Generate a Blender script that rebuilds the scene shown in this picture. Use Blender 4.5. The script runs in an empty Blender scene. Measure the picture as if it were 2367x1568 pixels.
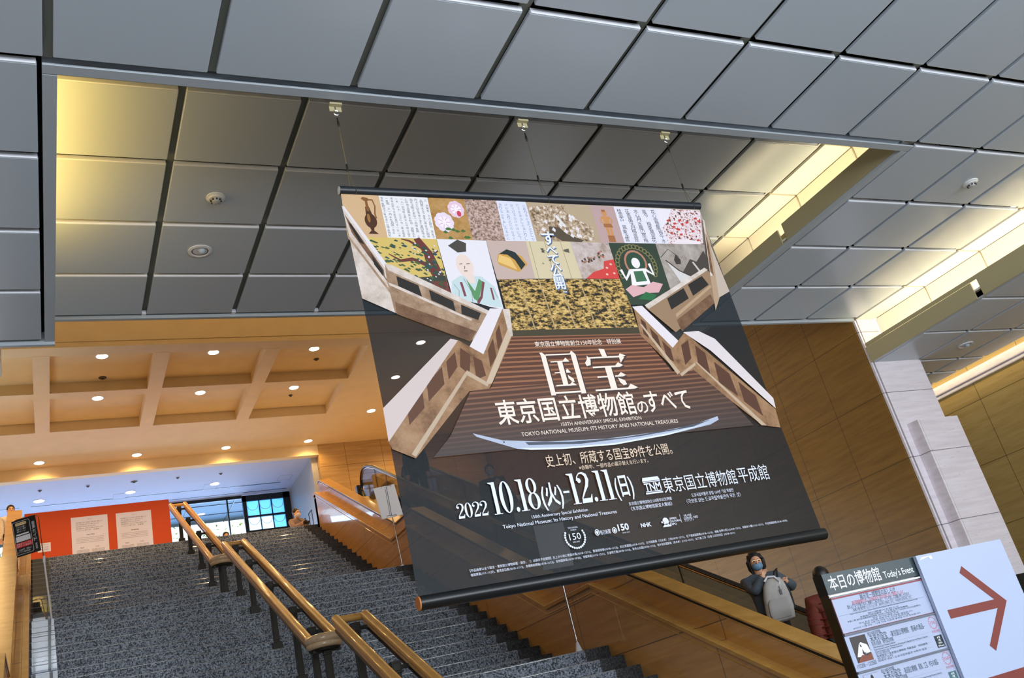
import bpy, bmesh, math, random
from mathutils import Vector, Matrix
random.seed(7)
PI = math.pi
S = bpy.context.scene
COL = S.collection

# ------------------------------------------------------------------ camera
EYE = 1.675                      # lens height above the entrance floor; heights below are written from the lens
FPX, PW, PH = 2142.55, 2367.0, 1568.0
CX = Vector((0.887915, -0.399345, -0.228321))
CD = Vector((-0.030222, 0.444629, -0.895205))
CF = Vector((0.459014, 0.801766, 0.382723))
cam_d = bpy.data.cameras.new('camera')
cam = bpy.data.objects.new('camera', cam_d); COL.objects.link(cam)
cam.matrix_world = Matrix(((CX.x, -CD.x, -CF.x, 0), (CX.y, -CD.y, -CF.y, 0), (CX.z, -CD.z, -CF.z, 0), (0, 0, 0, 1)))
cam_d.sensor_width = 36; cam_d.sensor_fit = 'HORIZONTAL'; cam_d.lens = FPX * 36 / PW
cam_d.clip_start = 0.05; cam_d.clip_end = 400
S.camera = cam

def ray(x, y):
    return CX * (x - PW / 2) + CD * (y - PH / 2) + CF * FPX
def at(x, y, Y):                 # the point of the upright plane at depth Y seen at a photo pixel
    d = ray(x, y); return d * (Y / d.y)

# ------------------------------------------------------------------ world, exposure, large lights
S.view_settings.view_transform = 'Standard'; S.view_settings.look = 'None'
S.view_settings.exposure = 0.0; S.view_settings.gamma = 1.0; S.view_settings.use_curve_mapping = False
W = bpy.data.worlds.new('sky'); S.world = W; W.use_nodes = True
bg = W.node_tree.nodes['Background']
bg.inputs[0].default_value = (0.80, 0.90, 1.0, 1); bg.inputs[1].default_value = 2.2

def area(name, loc, size, rot, power, color, spread=180):
    l = bpy.data.lights.new(name, 'AREA'); l.shape = 'RECTANGLE'; l.size, l.size_y = size
    l.energy = power; l.color = color; l.spread = math.radians(spread)
    o = bpy.data.objects.new(name, l); COL.objects.link(o); o.location = loc; o.rotation_euler = rot
    return o
DAY = (0.86, 0.92, 1.0); WARM = (1.0, 0.60, 0.22); COVE = (1.0, 0.82, 0.48)
area('daylight_facade', (4.5, -6.6, 2.9), (21, 4.7), (PI / 2 + .42, 0, 0), 2680, DAY)
area('daylight_far_window', (1.0, 33.6, 7.6), (13, 2.6), (-PI / 2, 0, 0), 1150, (0.42, 0.60, 1.0))
area('stair_hall_fill', (3.0, 13.6, 11.2), (16, .5), (math.radians(84), 0, 0), 50, WARM, 64)  # added unseen fill light, brightens the plaster face above the coffers
area('cove_lamp_beam', (9.95, 8.1, 5.56), (0.22, 3.7), (PI, 0, 0), 27, COVE)
area('cove_lamp_side', (-0.12, 8.0, 5.56), (0.22, 3.6), (PI, 0, 0), 44, (1.0, .66, .18))
area('cove_lamp_low_beam', (13.66, 6.2, 4.72), (0.22, 9.0), (PI, 0, 0), 60, COVE)
area('cornice_lamp', (16.70, 8.0, 4.66), (0.12, 13), (0, math.radians(-38), 0), 36, COVE)

# ------------------------------------------------------------------ helpers
class MB:
    def __init__(s): s.v = []; s.f = []; s.m = []
    def add(s, vs, fs, mi=0):
        n = len(s.v); s.v += [tuple(v) for v in vs]
        for f in fs: s.f.append([n + i for i in f]); s.m.append(mi)
        return s
    def box(s, x0, x1, y0, y1, z0, z1, mi=0):
        v = [(x, y, z) for x in (x0, x1) for y in (y0, y1) for z in (z0, z1)]
        return s.add(v, [(0, 1, 3, 2), (4, 6, 7, 5), (0, 4, 5, 1), (2, 3, 7, 6), (0, 2, 6, 4), (1, 5, 7, 3)], mi)
    def prism(s, pts, a, b, axis='x', mi=0):
        def p(u, w, t): return {'x': (t, u, w), 'y': (u, t, w), 'z': (u, w, t)}[axis]
        n = len(pts); v = [p(u, w, a) for u, w in pts] + [p(u, w, b) for u, w in pts]
        f = [tuple(range(n)), tuple(range(2 * n - 1, n - 1, -1))] + [(i, n + i, n + (i + 1) % n, (i + 1) % n) for i in range(n)]
        return s.add(v, f, mi)
    def poly(s, pts, mi=0):
        return s.add(pts, [tuple(range(len(pts)))], mi)
    def tube(s, path, r, n=10, mi=0, closed=False, flat=None):
        P = [Vector(p) for p in path]; m = len(P); rings = []
        for i, p in enumerate(P):
            a = P[(i - 1) % m] if (closed or i) else P[0]; b = P[(i + 1) % m] if (closed or i < m - 1) else P[-1]
            t = (b - a)
            t = t.normalized() if t.length > 1e-9 else Vector((0, 0, 1))
            up = Vector((0, 0, 1)) if abs(t.z) < .95 else Vector((0, 1, 0))
            u = t.cross(up).normalized(); w = u.cross(t)
            rr = r[i] if isinstance(r, (list, tuple)) else r
            k = flat or 1
            rings.append([p + u * (rr * math.cos(2 * PI * j / n)) + w * (rr * k * math.sin(2 * PI * j / n)) for j in range(n)])
        v = [q for g in rings for q in g]; f = []
        for i in range(m if closed else m - 1):
            i2 = (i + 1) % m
            for j in range(n): f.append((i * n + j, i * n + (j + 1) % n, i2 * n + (j + 1) % n, i2 * n + j))
        if not closed: f += [tuple(range(n - 1, -1, -1)), tuple((m - 1) * n + j for j in range(n))]
        return s.add(v, f, mi)
    def lathe(s, prof, c, n=20, mi=0, axis='z'):
        v = []; f = []; m = len(prof)
        for r, h in prof:
            for j in range(n):
                a = 2 * PI * j / n; x, y = r * math.cos(a), r * math.sin(a)
                v.append((c[0] + x, c[1] + y, c[2] + h) if axis == 'z' else (c[0] + x, c[1] + h, c[2] + y))
        for i in range(m - 1):
            for j in range(n): f.append((i * n + j, i * n + (j + 1) % n, (i + 1) * n + (j + 1) % n, (i + 1) * n + j))
        f += [tuple(range(n - 1, -1, -1)), tuple((m - 1) * n + j for j in range(n))]
        return s.add(v, f, mi)
    def ball(s, c, r, n=14, m=9, mi=0):
        r = r if isinstance(r, (tuple, list)) else (r, r, r)
        v = [(c[0], c[1], c[2] - r[2])]; f = []
        for i in range(1, m):
            t = PI * i / m
            for j in range(n):
                a = 2 * PI * j / n
                v.append((c[0] + r[0] * math.sin(t) * math.cos(a), c[1] + r[1] * math.sin(t) * math.sin(a), c[2] - r[2] * math.cos(t)))
        v.append((c[0], c[1], c[2] + r[2]))
        for j in range(n): f.append((0, 1 + (j + 1) % n, 1 + j))
        for i in range(m - 2):
            for j in range(n): f.append((1 + i * n + j, 1 + i * n + (j + 1) % n, 1 + (i + 1) * n + (j + 1) % n, 1 + (i + 1) * n + j))
        b = 1 + (m - 2) * n; L = len(v) - 1
        for j in range(n): f.append((L, b + j, b + (j + 1) % n))
        return s.add(v, f, mi)
    def xf(s, mat, start=0):
        for i in range(start, len(s.v)): s.v[i] = tuple(mat @ Vector(s.v[i]))
        return s
    def build(s, name, mats, parent=None, smooth=False, bevel=0, fix=True):
        me = bpy.data.meshes.new(name); me.from_pydata(s.v, [], s.f)
        mats = mats if isinstance(mats, (list, tuple)) else [mats]
        for m in mats: me.materials.append(m)
        for p, i in zip(me.polygons, s.m): p.material_index = i; p.use_smooth = smooth
        if fix:
            bm = bmesh.new(); bm.from_mesh(me); bmesh.ops.recalc_face_normals(bm, faces=bm.faces[:]); bm.to_mesh(me); bm.free()
        if smooth:
            try: me.set_sharp_from_angle(angle=math.radians(40))
            except Exception: pass
        o = bpy.data.objects.new(name, me); COL.objects.link(o)
        if parent: o.parent = parent
        if bevel:
            b = o.modifiers.new('bevel', 'BEVEL'); b.width = bevel; b.segments = 2; b.limit_method = 'ANGLE'
        return o

def tag(o, label, cat, group=None):
    o['label'] = label; o['category'] = cat
    if group: o['group'] = group
    return o
def thing(name, label, cat, loc=(0, 0, 0), rz=0, group=None):
    o = bpy.data.objects.new(name, None); COL.objects.link(o); o.location = loc; o.rotation_euler = (0, 0, rz); o.empty_display_size = .1
    return tag(o, label, cat, group)
def struct(o, label=None):
    o['kind'] = 'structure'
    if label: o['label'] = label
    return o
def dup(root, loc, label=None, rz=None):
    r = root.copy(); COL.objects.link(r); r.location = loc
    if rz is not None: r.rotation_euler = (0, 0, rz)
    if label: r['label'] = label
    for ch in list(root.children):
        c = ch.copy(); COL.objects.link(c); c.parent = r
        for g in list(ch.children):
            d = g.copy(); COL.objects.link(d); d.parent = c
    return r

def srgb(r, g, b):
    def l(c):
        c /= 255.0
        return c / 12.92 if c <= .04045 else ((c + .055) / 1.055) ** 2.4
    return (l(r), l(g), l(b), 1)
_cache = {}
def mat(name, col, rough=.5, metal=0, spec=.5, coat=0, noise=0, nscale=40, bump=0):
    if name in _cache: return _cache[name]
    m = bpy.data.materials.new(name); m.use_nodes = True; nt = m.node_tree; b = nt.nodes['Principled BSDF']
    c = srgb(*col); b.inputs['Base Color'].default_value = c; b.inputs['Roughness'].default_value = rough
    b.inputs['Metallic'].default_value = metal; b.inputs['Specular IOR Level'].default_value = spec; b.inputs['Coat Weight'].default_value = coat
    if noise or bump:
        tc = nt.nodes.new('ShaderNodeTexCoord'); n = nt.nodes.new('ShaderNodeTexNoise'); n.inputs['Scale'].default_value = nscale; n.inputs['Detail'].default_value = 4
        nt.links.new(tc.outputs['Object'], n.inputs['Vector'])
        if noise:
            r = nt.nodes.new('ShaderNodeValToRGB')
            r.color_ramp.elements[0].position = .3; r.color_ramp.elements[1].position = .7
            r.color_ramp.elements[0].color = tuple(x * (1 - noise) for x in c[:3]) + (1,); r.color_ramp.elements[1].color = tuple(min(1, x * (1 + noise)) for x in c[:3]) + (1,)
            nt.links.new(n.outputs['Fac'], r.inputs['Fac']); nt.links.new(r.outputs['Color'], b.inputs['Base Color'])
        if bump:
            bp = nt.nodes.new('ShaderNodeBump'); bp.inputs['Strength'].default_value = bump; nt.links.new(n.outputs['Fac'], bp.inputs['Height']); nt.links.new(bp.outputs['Normal'], b.inputs['Normal'])
    _cache[name] = m; return m
def emit(name, col, power):
    if name in _cache: return _cache[name]
    m = bpy.data.materials.new(name); m.use_nodes = True; b = m.node_tree.nodes['Principled BSDF']
    b.inputs['Base Color'].default_value = (.8, .8, .8, 1); b.inputs['Emission Color'].default_value = srgb(*col); b.inputs['Emission Strength'].default_value = power
    _cache[name] = m; return m
class NT:                         # small node-graph writer
    def __init__(s, m): s.t = m.node_tree; s.L = s.t.links
    def node(s, k, **kw):
        n = s.t.nodes.new(k)
        for a, v in kw.items(): setattr(n, a, v)
        return n
    def math(s, op, a, b=None):
        n = s.node('ShaderNodeMath', operation=op)
        for i, q in enumerate((a, b)):
            if q is None: continue
            if isinstance(q, (int, float)): n.inputs[i].default_value = q
            else: s.L.new(q, n.inputs[i])
        return n.outputs[0]
    def mix(s, f, a, b):
        n = s.node('ShaderNodeMix', data_type='RGBA')
        for i, q in ((0, f), (6, a), (7, b)):
            if isinstance(q, (int, float)): n.inputs[i].default_value = q
            elif isinstance(q, tuple): n.inputs[i].default_value = q
            else: s.L.new(q, n.inputs[i])
        return n.outputs[2]
    def line(s, c, off, sp, w):   # 1 within w of every off + k*sp
        t = s.math('FRACT', s.math('DIVIDE', s.math('SUBTRACT', c, off), sp))
        d = s.math('MINIMUM', t, s.math('SUBTRACT', 1.0, t))
        return s.math('LESS_THAN', d, w / sp)
def stone(name, light, dark, ax, joints, rough=.45, coat=0, scale=1.0, spec=.4):
    """travertine: streaks along the bed, pits, and sawn joints; joints = [(axis, offset, spacing)]"""
    m = bpy.data.materials.new(name); m.use_nodes = True; g = NT(m); b = m.node_tree.nodes['Principled BSDF']
    tc = g.node('ShaderNodeTexCoord'); sep = g.node('ShaderNodeSeparateXYZ'); g.L.new(tc.outputs['Object'], sep.inputs[0])
    mp = g.node('ShaderNodeMapping'); g.L.new(tc.outputs['Object'], mp.inputs[0])
    mp.inputs['Scale'].default_value = {'x': (.7, 2, 9), 'y': (2, .7, 9), 'z': (3, 3, 3)}[ax]
    n = g.node('ShaderNodeTexNoise'); n.inputs['Scale'].default_value = 1.6 * scale; n.inputs['Detail'].default_value = 7; n.inputs['Roughness'].default_value = .65; g.L.new(mp.outputs[0], n.inputs['Vector'])
    r = g.node('ShaderNodeValToRGB'); g.L.new(n.outputs['Fac'], r.inputs['Fac'])
    r.color_ramp.elements[0].position = .32; r.color_ramp.elements[1].position = .68
    r.color_ramp.elements[0].color = srgb(*dark); r.color_ramp.elements[1].color = srgb(*light)
    n2 = g.node('ShaderNodeTexNoise'); n2.inputs['Scale'].default_value = 9 * scale; n2.inputs['Detail'].default_value = 3; g.L.new(mp.outputs[0], n2.inputs['Vector'])
    pit = g.math('GREATER_THAN', n2.outputs['Fac'], .69)
    col = g.mix(g.math('MULTIPLY', pit, .35), r.outputs['Color'], srgb(*[c * .55 for c in dark]))
    for a, off, sp in joints:
        col = g.mix(g.math('MULTIPLY', g.line(sep.outputs['XYZ'.index(a.upper())], off, sp, .006), .75), col, srgb(40, 32, 22))
    g.L.new(col, b.inputs['Base Color']); b.inputs['Roughness'].default_value = rough; b.inputs['Coat Weight'].default_value = coat; b.inputs['Coat Roughness'].default_value = .035
    b.inputs['Specular IOR Level'].default_value = spec
    return m
def granite(name, light, dark, rough, joints=True, scale=1.0, coat=0, cior=1.5):
    m = bpy.data.materials.new(name); m.use_nodes = True; g = NT(m); b = m.node_tree.nodes['Principled BSDF']
    tc = g.node('ShaderNodeTexCoord'); sep = g.node('ShaderNodeSeparateXYZ'); g.L.new(tc.outputs['Object'], sep.inputs[0])
    v = g.node('ShaderNodeTexVoronoi'); v.inputs['Scale'].default_value = 80 * scale; g.L.new(tc.outputs['Object'], v.inputs['Vector'])
    sc = g.node('ShaderNodeSeparateColor'); g.L.new(v.outputs['Color'], sc.inputs[0])
    r = g.node('ShaderNodeValToRGB'); g.L.new(sc.outputs[0], r.inputs['Fac']); e = r.color_ramp.elements
    e[0].position = 0; e[0].color = srgb(*dark); e[1].position = 1; e[1].color = srgb(*light)
    mid = r.color_ramp.elements.new(.42); mid.color = srgb(*[(a * .45 + c * .55) for a, c in zip(light, dark)])
    k = r.color_ramp.elements.new(.16); k.color = srgb(*[c * .6 for c in dark])
    n = g.node('ShaderNodeTexNoise'); n.inputs['Scale'].default_value = 1.1; n.inputs['Detail'].default_value = 3; g.L.new(tc.outputs['Object'], n.inputs['Vector'])
    f = g.math('ADD', g.math('MULTIPLY', n.outputs['Fac'], .5), .75)
    mul = g.node('ShaderNodeVectorMath', operation='SCALE'); g.L.new(r.outputs['Color'], mul.inputs[0]); g.L.new(f, mul.inputs['Scale'])
    col = mul.outputs[0]
    if joints:
        row = g.math('FLOOR', g.math('DIVIDE', g.math('ADD', sep.outputs[2], 1.676), .16))
        c = g.math('ADD', sep.outputs[0], g.math('MULTIPLY', row, .23))
        col = g.mix(g.math('MULTIPLY', g.line(c, 0.1, 1.35, .006), .8), col, srgb(16, 17, 19))
    g.L.new(col, b.inputs['Base Color']); b.inputs['Roughness'].default_value = rough; b.inputs['Coat Weight'].default_value = coat; b.inputs['Coat Roughness'].default_value = .008; b.inputs['Coat IOR'].default_value = cior
    return m
def glass(name, tint=(.92, .97, .96), refl=.10):
    m = bpy.data.materials.new(name); m.use_nodes = True; g = NT(m); nt = m.node_tree
    nt.nodes.remove(nt.nodes['Principled BSDF']); out = nt.nodes['Material Output']
    t = g.node('ShaderNodeBsdfTransparent'); t.inputs[0].default_value = tint + (1,)
    gl = g.node('ShaderNodeBsdfGlossy'); gl.inputs['Roughness'].default_value = .02
    fr = g.node('ShaderNodeFresnel'); fr.inputs[0].default_value = 1.45
    mx = g.node('ShaderNodeMixShader'); g.L.new(g.math('ADD', g.math('MULTIPLY', fr.outputs[0], .8), refl * .3), mx.inputs[0]); g.L.new(t.outputs[0], mx.inputs[1]); g.L.new(gl.outputs[0], mx.inputs[2])
    g.L.new(mx.outputs[0], out.inputs['Surface'])
    return m

M_PANEL = mat('ceiling_panel_metal', (190, 201, 212), .26, .0, .5)
M_TRIM = mat('ceiling_trim_metal', (178, 187, 194), .38, 0, .5)
M_GAP = mat('ceiling_void_black', (14, 14, 13), .9)
M_CHANNEL = mat('gap_channel', (132, 136, 126), .6)
M_BEAM = mat('beam_face_metal', (176, 166, 128), .42, 0, .5)
M_COVE = mat('cove_white', (242, 238, 228), .6)
M_PLASTER = mat('warm_plaster', (236, 210, 158), .75, noise=.03, nscale=3)
M_WHITE_CEIL = mat('white_plaster', (190, 198, 222), .7, noise=.02, nscale=3)
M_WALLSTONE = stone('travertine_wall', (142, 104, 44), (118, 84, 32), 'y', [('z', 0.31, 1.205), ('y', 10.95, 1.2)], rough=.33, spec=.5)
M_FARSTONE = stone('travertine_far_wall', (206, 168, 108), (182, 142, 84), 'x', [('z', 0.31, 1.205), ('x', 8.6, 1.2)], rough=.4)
M_PILLAR = stone('travertine_pillar', (250, 242, 248), (232, 222, 228), 'x', [('z', 0.31, 1.205)], rough=.5)
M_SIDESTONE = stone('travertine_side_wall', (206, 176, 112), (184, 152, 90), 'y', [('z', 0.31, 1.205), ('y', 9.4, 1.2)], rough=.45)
M_STAIRWALL = stone('polished_travertine', (200, 150, 80), (176, 126, 60), 'y', [('z', 0.725, .765), ('y', 9.38, 2.7)], rough=.3, coat=.55, spec=.5)
M_CAP = stone('travertine_cap', (198, 152, 78), (174, 126, 54), 'y', [], rough=.3, coat=.25)
M_GRANITE = granite('flamed_granite', (160, 170, 184), (62, 67, 74), .62, scale=.85)
M_GRANITE_P = granite('polished_granite', (62, 64, 68), (22, 24, 27), .10, False, coat=1.0, cior=2.3)
M_GRANITE_D = granite('honed_dark_granite', (74, 76, 78), (26, 28, 30), .5, False)
M_FLOOR = stone('stone_floor', (150, 146, 140), (132, 128, 122), 'x', [('x', 0, 1.2), ('y', 0, 1.2)], rough=.35)
M_FLOOR_UP = stone('upper_stone_floor', (216, 210, 202), (198, 192, 182), 'x', [('x', 0, 1.2), ('y', 0, 1.2)], rough=.35)
M_RAIL = stone('handrail_marble', (216, 166, 92), (196, 142, 66), 'z', [], rough=.28, coat=.3, spec=.5, scale=1.2)
M_RAILEND = stone('handrail_marble_pale', (206, 180, 148), (178, 148, 112), 'z', [], rough=.2, coat=.5)
M_BRONZE = mat('dark_bronze', (46, 43, 38), .4, .6)
M_BLACK = mat('black_paint', (18, 19, 20), .4)
M_DKFRAME = mat('dark_window_frame', (16, 26, 30), .4, .2)
M_GLASS = glass('clear_glass')
M_WHITE = mat('white_paint', (225, 226, 230), .45)
M_STEEL = mat('steel', (190, 190, 190), .25, 1)
M_WOOD = mat('timber', (92, 66, 40), .8)
# ------------------------------------------------------------------ ceilings
H2, H1, H0 = 6.302, 5.386, 4.52
M_LIP = mat('panel_lip_aluminium', (240, 243, 250), .3)
GX = [1.36 + 1.1955 * k for k in range(-9, 15)]
GY = [6.13 + 1.2 * k for k in range(-12, 6)]
def field(name, xs, ys, z, label, gx=.07, gy=.09, t=.045, lip=True):
    m = MB()
    for i in range(len(xs) - 1):
        for j in range(len(ys) - 1):
            x0, x1 = xs[i] + gx / 2, xs[i + 1] - gx / 2; y0, y1 = ys[j] + gy * .3, ys[j + 1] - gy * .7
            m.box(x0, x1, y0, y1, z, z + t, 0)
            m.box(x0 + .004, x1 - .004, y0 - .014, y0 + .002, z + .001, z + t + .012, 3)
    m.box(xs[0], xs[-1], ys[0], ys[-1], z + .13, z + .15, 1)
    for x in xs[1:-1]: m.box(x - gx * .8, x + gx * .8, ys[0], ys[-1], z + .07, z + .09, 2)
    return struct(m.build(name, [M_PANEL, M_GAP, M_CHANNEL, M_LIP], bevel=.008), label)
clip = lambda L, a, b: [a] + [q for q in L if a + .15 < q < b - .15] + [b]
field('ceiling', clip(GX, -7.3, 13.39), clip(GY, -6.2, 6.13), H1, 'grey metal panel ceiling over the entrance, in front of the recess')
field('ceiling', clip(GX, -7.3, .124), clip(GY, 6.13, 10.93), H1, 'narrow strip of grey panel ceiling beside the recess, above the black hanging sign')
field('ceiling', clip(GX, 9.745, 13.39), clip(GY, 6.13, 10.93), H1, 'grey panel ceiling between the two lit beams')
field('ceiling', clip(GX, -.36, 9.745), clip([q + .035 for q in GY], 6.2, 12.08), H2, 'deep recessed panel ceiling with warm glow above the banner')
field('ceiling', clip([13.41 + 1.2 * k for k in range(4)], 13.44, 16.58), [-6.2, -2.23, -1.03, .17, 1.37, 2.55, 3.75, 4.95, 6.15, 7.35, 8.57, 9.80, 11.03, 11.70, 12.32, 12.95, 13.6, 14.2, 15], H0, 'lowest grey panel ceiling beside the pale stone wall')
# frame round the recess, beams and their coves
m = MB(); m.box(.124, 9.745, 6.150, 6.255, H1, H1 + .022); m.box(.124, 9.745, 6.235, 6.254, H1 + .01, H1 + .25)
m.box(.124, .23, 6.265, 10.95, H1, H1 + .08); m.box(.21, .229, 6.265, 10.95, H1 + .01, H1 + .2); m.box(9.64, 9.745, 6.265, 10.95, H1, H1 + .06)
struct(m.build('trim_1', M_TRIM, bevel=.004), 'grey metal frame round the recessed ceiling')
m = MB(); m.box(-7.3, .23, 10.93, 10.985, H1 - .035, H1 + .14); m.box(9.64, 13.34, 10.93, 10.985, H1 - .035, H1 + .14); m.box(-.36, 9.745, 12.08, 12.13, H2 - .03, H2 + .12)
for x in GX:
    if 0 < x < 9.6: m.box(x - .028, x + .028, 12.0, 12.085, H2 + .0, H2 + .05, 1)
struct(m.build('trim_2', [M_TRIM, M_LIP]), 'pale end strip of the grey panel ceilings')
m = MB()
for a, b, h in ((6.265, 8.44, .335), (8.55, 10.95, .30)): m.box(9.64, 9.665, a, b, H1 + .061, H1 + h)
m.box(9.70, 9.715, 8.40, 8.60, H1 + .08, H1 + .22); m.box(9.665, 9.70, 8.44, 8.55, H1 + .07, H1 + .09)
struct(m.build('beam_1', M_BEAM), 'olive beam face along the warm-lit cove of the recess')
m = MB(); m.box(9.66, 10.29, 6.2, 12.08, H1 + .10, H1 + .13)
for a, b in ((6.2, 7.30), (7.335, 8.505), (8.54, 9.71), (9.745, 10.93), (10.96, 12.08)):
    m.box(9.775, 10.27, a, b, H2, H2 + .03); m.box(10.27, 10.30, a, b, H1 + .1, H2 - .012)
m.box(9.74, 10.4, 6.2, 12.08, H2 + .05, H2 + .08); m.box(10.31, 10.33, 6.2, 12.08, H1 + .1, H2 + .08)
m.box(.23, 10.3, 6.19, 6.21, H1 + .16, H2 + .1, 1)  # unseen front wall, coloured black to cut bounce light in the recess
m.box(-.38, -.36, 6.2, 12.08, H1 + .1, H2 + .1); m.box(-.38, .2, 6.2, 10.95, H1 + .15, H1 + .16)
struct(m.build('trim_3', [M_COVE, M_GAP]), 'cream cove surfaces lit by hidden lamps along the recess')
m = MB()
for a, b, h in ((-6.2, 8.44, .30), (8.57, 10.94, .285)): m.box(13.34, 13.365, a, b, H0, H0 + h)
m.box(13.365, 13.40, 8.44, 8.57, H0 + .02, H0 + .05)
m.box(13.37, 13.39, -6.2, 10.94, H0 + .30, H0 + .37)
struct(m.build('beam_2', M_BEAM), 'olive beam face along the lower warm-lit cove')
m = MB(); m.box(13.365, 13.45, -6.2, 10.94, H0, H0 + .05)
struct(m.build('trim_4', M_TRIM), 'grey edge strip under the lower beam')
m = MB(); m.box(13.36, 13.92, -6.2, 10.94, H0 + .13, H0 + .16)
for a, b in ((-6.2, 6.11), (6.15, 7.31), (7.35, 8.51), (8.55, 9.71), (9.75, 10.94)):
    m.box(13.42, 13.90, a, b, H1, H1 + .03); m.box(13.90, 13.93, a, b, H0 + .12, H1 - .012)
m.box(13.38, 14.0, -6.2, 10.94, H1 + .05, H1 + .08); m.box(13.94, 13.96, -6.2, 10.94, H0 + .12, H1 + .08)
struct(m.build('trim_5', M_COVE), 'cream cove surfaces lit by hidden lamps along the lower beam')
# shell of the building
def wall(name, mt, label, *boxes):
    m = MB()
    for b in boxes: m.box(*b)
    return struct(m.build(name, mt), label)
FL = -EYE
wall('floor', M_FLOOR, 'stone floor of the entrance hall', (-7.6, 17.3, -6.4, 16.4, FL - .2, FL))
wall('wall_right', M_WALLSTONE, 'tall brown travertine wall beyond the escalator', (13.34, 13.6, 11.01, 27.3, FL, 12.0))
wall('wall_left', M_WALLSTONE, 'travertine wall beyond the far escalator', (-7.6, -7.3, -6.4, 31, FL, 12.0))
wall('wall_side', M_SIDESTONE, 'pale travertine wall under the cornice', (17.0, 17.3, -6.4, 15, FL, 5.3))
m = MB(); m.box(16.93, 17.0, -6.4, 15, H0 - .16, H0 + .02); m.box(16.96, 17.0, -6.4, 15, H0 - .24, H0 - .16)
struct(m.build('cornice_trim', M_PILLAR, bevel=.02), 'pale stone cornice along the top of the side wall')
wall('trim_6', M_BLACK, 'black joint in the pale travertine wall', (16.985, 17.0, 9.32, 9.36, FL, H0 - .24))
wall('wall_end', M_SIDESTONE, 'stone wall closing the side bay', (13.6, 17.3, 15, 15.3, FL, 5.3))
wall('wall_upper_front', M_PLASTER, 'wall above the recessed ceiling', (-7.6, 13.6, 12.13, 12.2, H2, 12.0), (-7.6, -.4, 10.99, 12.2, H1 + .15, 12.0), (9.75, 13.34, 10.985, 11.0, H1 + .1, 12.0), (10.42, 10.44, 11.0, 12.2, H2 - .3, 12.0))
wall('ceiling_roof', M_WHITE_CEIL, 'roof over the stair hall', (-7.6, 17.3, -6.6, 31, 12.0, 12.2))
wall('wall_front', M_WHITE_CEIL, 'wall above the entrance glazing', (-7.6, 17.3, -6.6, -6.3, 5.3, 12.0))
# stone pillar and the pilaster on its face
m = MB(); m.box(13.43, 14.62, 10.95, 12.0, FL, H0 + .0); m.box(13.43, 13.88, 10.96, 11.0, H0, 5.4)
m.box(13.36, 13.395, 10.955, 11.0, FL, 5.36); 
struct(m.build('pillar', M_PILLAR), 'pale stone pillar under the end of the lower beam')
m = MB(); m.box(13.395, 13.43, 10.985, 11.02, FL, 5.36)
struct(m.build('pillar_trim', M_BLACK), 'dark groove along the edge of the pale pillar')
P0 = ray(2120, 970) * (13.58 / ray(2120, 970).x)
m = MB(); m.box(13.58, 14.62, P0.y, 10.95, FL, P0.z); m.box(13.62, 13.66, P0.y - .012, P0.y, FL, P0.z - .02)
o = struct(m.build('pillar', M_PILLAR, bevel=.004), 'lower pale stone pilaster standing against the pillar')
m = MB(); m.box(13.56, 16.9, P0.y - .35, P0.y - .02, FL, .46)
struct(m.build('wall_low', M_DKFRAME), 'dark low wall at the foot of the pale pilaster')
# facade glazing bars behind the lens
fw = struct(MB().box(-7.3, 17, -6.3, -6.2, FL, FL + .15).build('window_3', M_DKFRAME), 'entrance glazing facing the staircase')
m = MB()
for k in range(49): m.box(-7.3 + .5 * k - .05, -7.3 + .5 * k + .05, -6.3, -6.2, FL, 5.3)
for z in (-.5, .5, 1.5, 2.5, 3.5, 4.5): m.box(-7.3, 17, -6.3, -6.2, z - .07, z + .07)
m.build('window_bars', M_DKFRAME, fw)
# upper hall: lip, coffers, soffit, far ceiling
ZS = 9.48
m = MB(); m.box(-7.3, 13.34, 19.5, 19.8, ZS + .12, 12.0)
struct(m.build('beam_3', M_PLASTER), 'orange lit plaster face above the coffered ceiling')
xs = [-7.26, -4.71, -2.29, .14, 2.58, 5.05, 7.4]
m = MB(); m.box(-7.3, 7.4, 19.8, 24.36, ZS + .26, ZS + .3)
m.box(-7.3, 13.34, 19.53, 19.95, ZS, ZS + .29); m.box(-7.3, 7.4, 24.4, 27.0, ZS, ZS + .29)
m.box(7.4, 13.34, 19.95, 27.0, ZS, ZS + .29); m.box(-7.3, 7.4, 21.95, 22.27, ZS + .002, ZS + .285)
for x in xs[1:-1]: m.box(x - .165, x + .165, 19.93, 24.42, ZS - .002, ZS + .285)
m.box(-7.3, 13.34, 19.6, 27.2, ZS + .3, ZS + .4)
struct(m.build('ceiling', M_PLASTER), 'warm coffered ceiling over the top of the staircase')
wall('wall_back', M_FARSTONE, 'warm travertine wall at the head of the escalator', (7.75, 13.34, 27.0, 27.3, 5.6, ZS + .3))
wall('beam_4', M_PLASTER, 'pale beam across the opening to the far hall', (-7.3, 7.75, 27.0, 27.25, 9.15, ZS + .3))
m = MB(); m.box(-7.3, 7.9, 27.25, 30.9, 9.15, 9.3)
struct(m.build('ceiling', M_WHITE_CEIL), 'cool white ceiling of the far hall')
m = MB()
for a, b in ((-.2, 2.0), (2.35, 4.6), (5.0, 7.05), (-3.6, -.5)):
    m.box(a, b, 29.42, 29.47, 9.143, 9.152)
m.box(.9, 7.4, 30.16, 30.19, 9.143, 9.152)
struct(m.build('ceiling_trim', M_BLACK), 'thin black slots in the cool white ceiling')
m = MB()
for x, y in ((2.0, 29.0), (4.6, 28.9), (6.9, 28.75)):
    for q in ((x, x + .42, y, y + .006), (x, x + .42, y + .5, y + .506), (x, x + .006, y, y + .5), (x + .414, x + .42, y, y + .5)): m.box(q[0], q[1], q[2], q[3], 9.147, 9.152)
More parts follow.
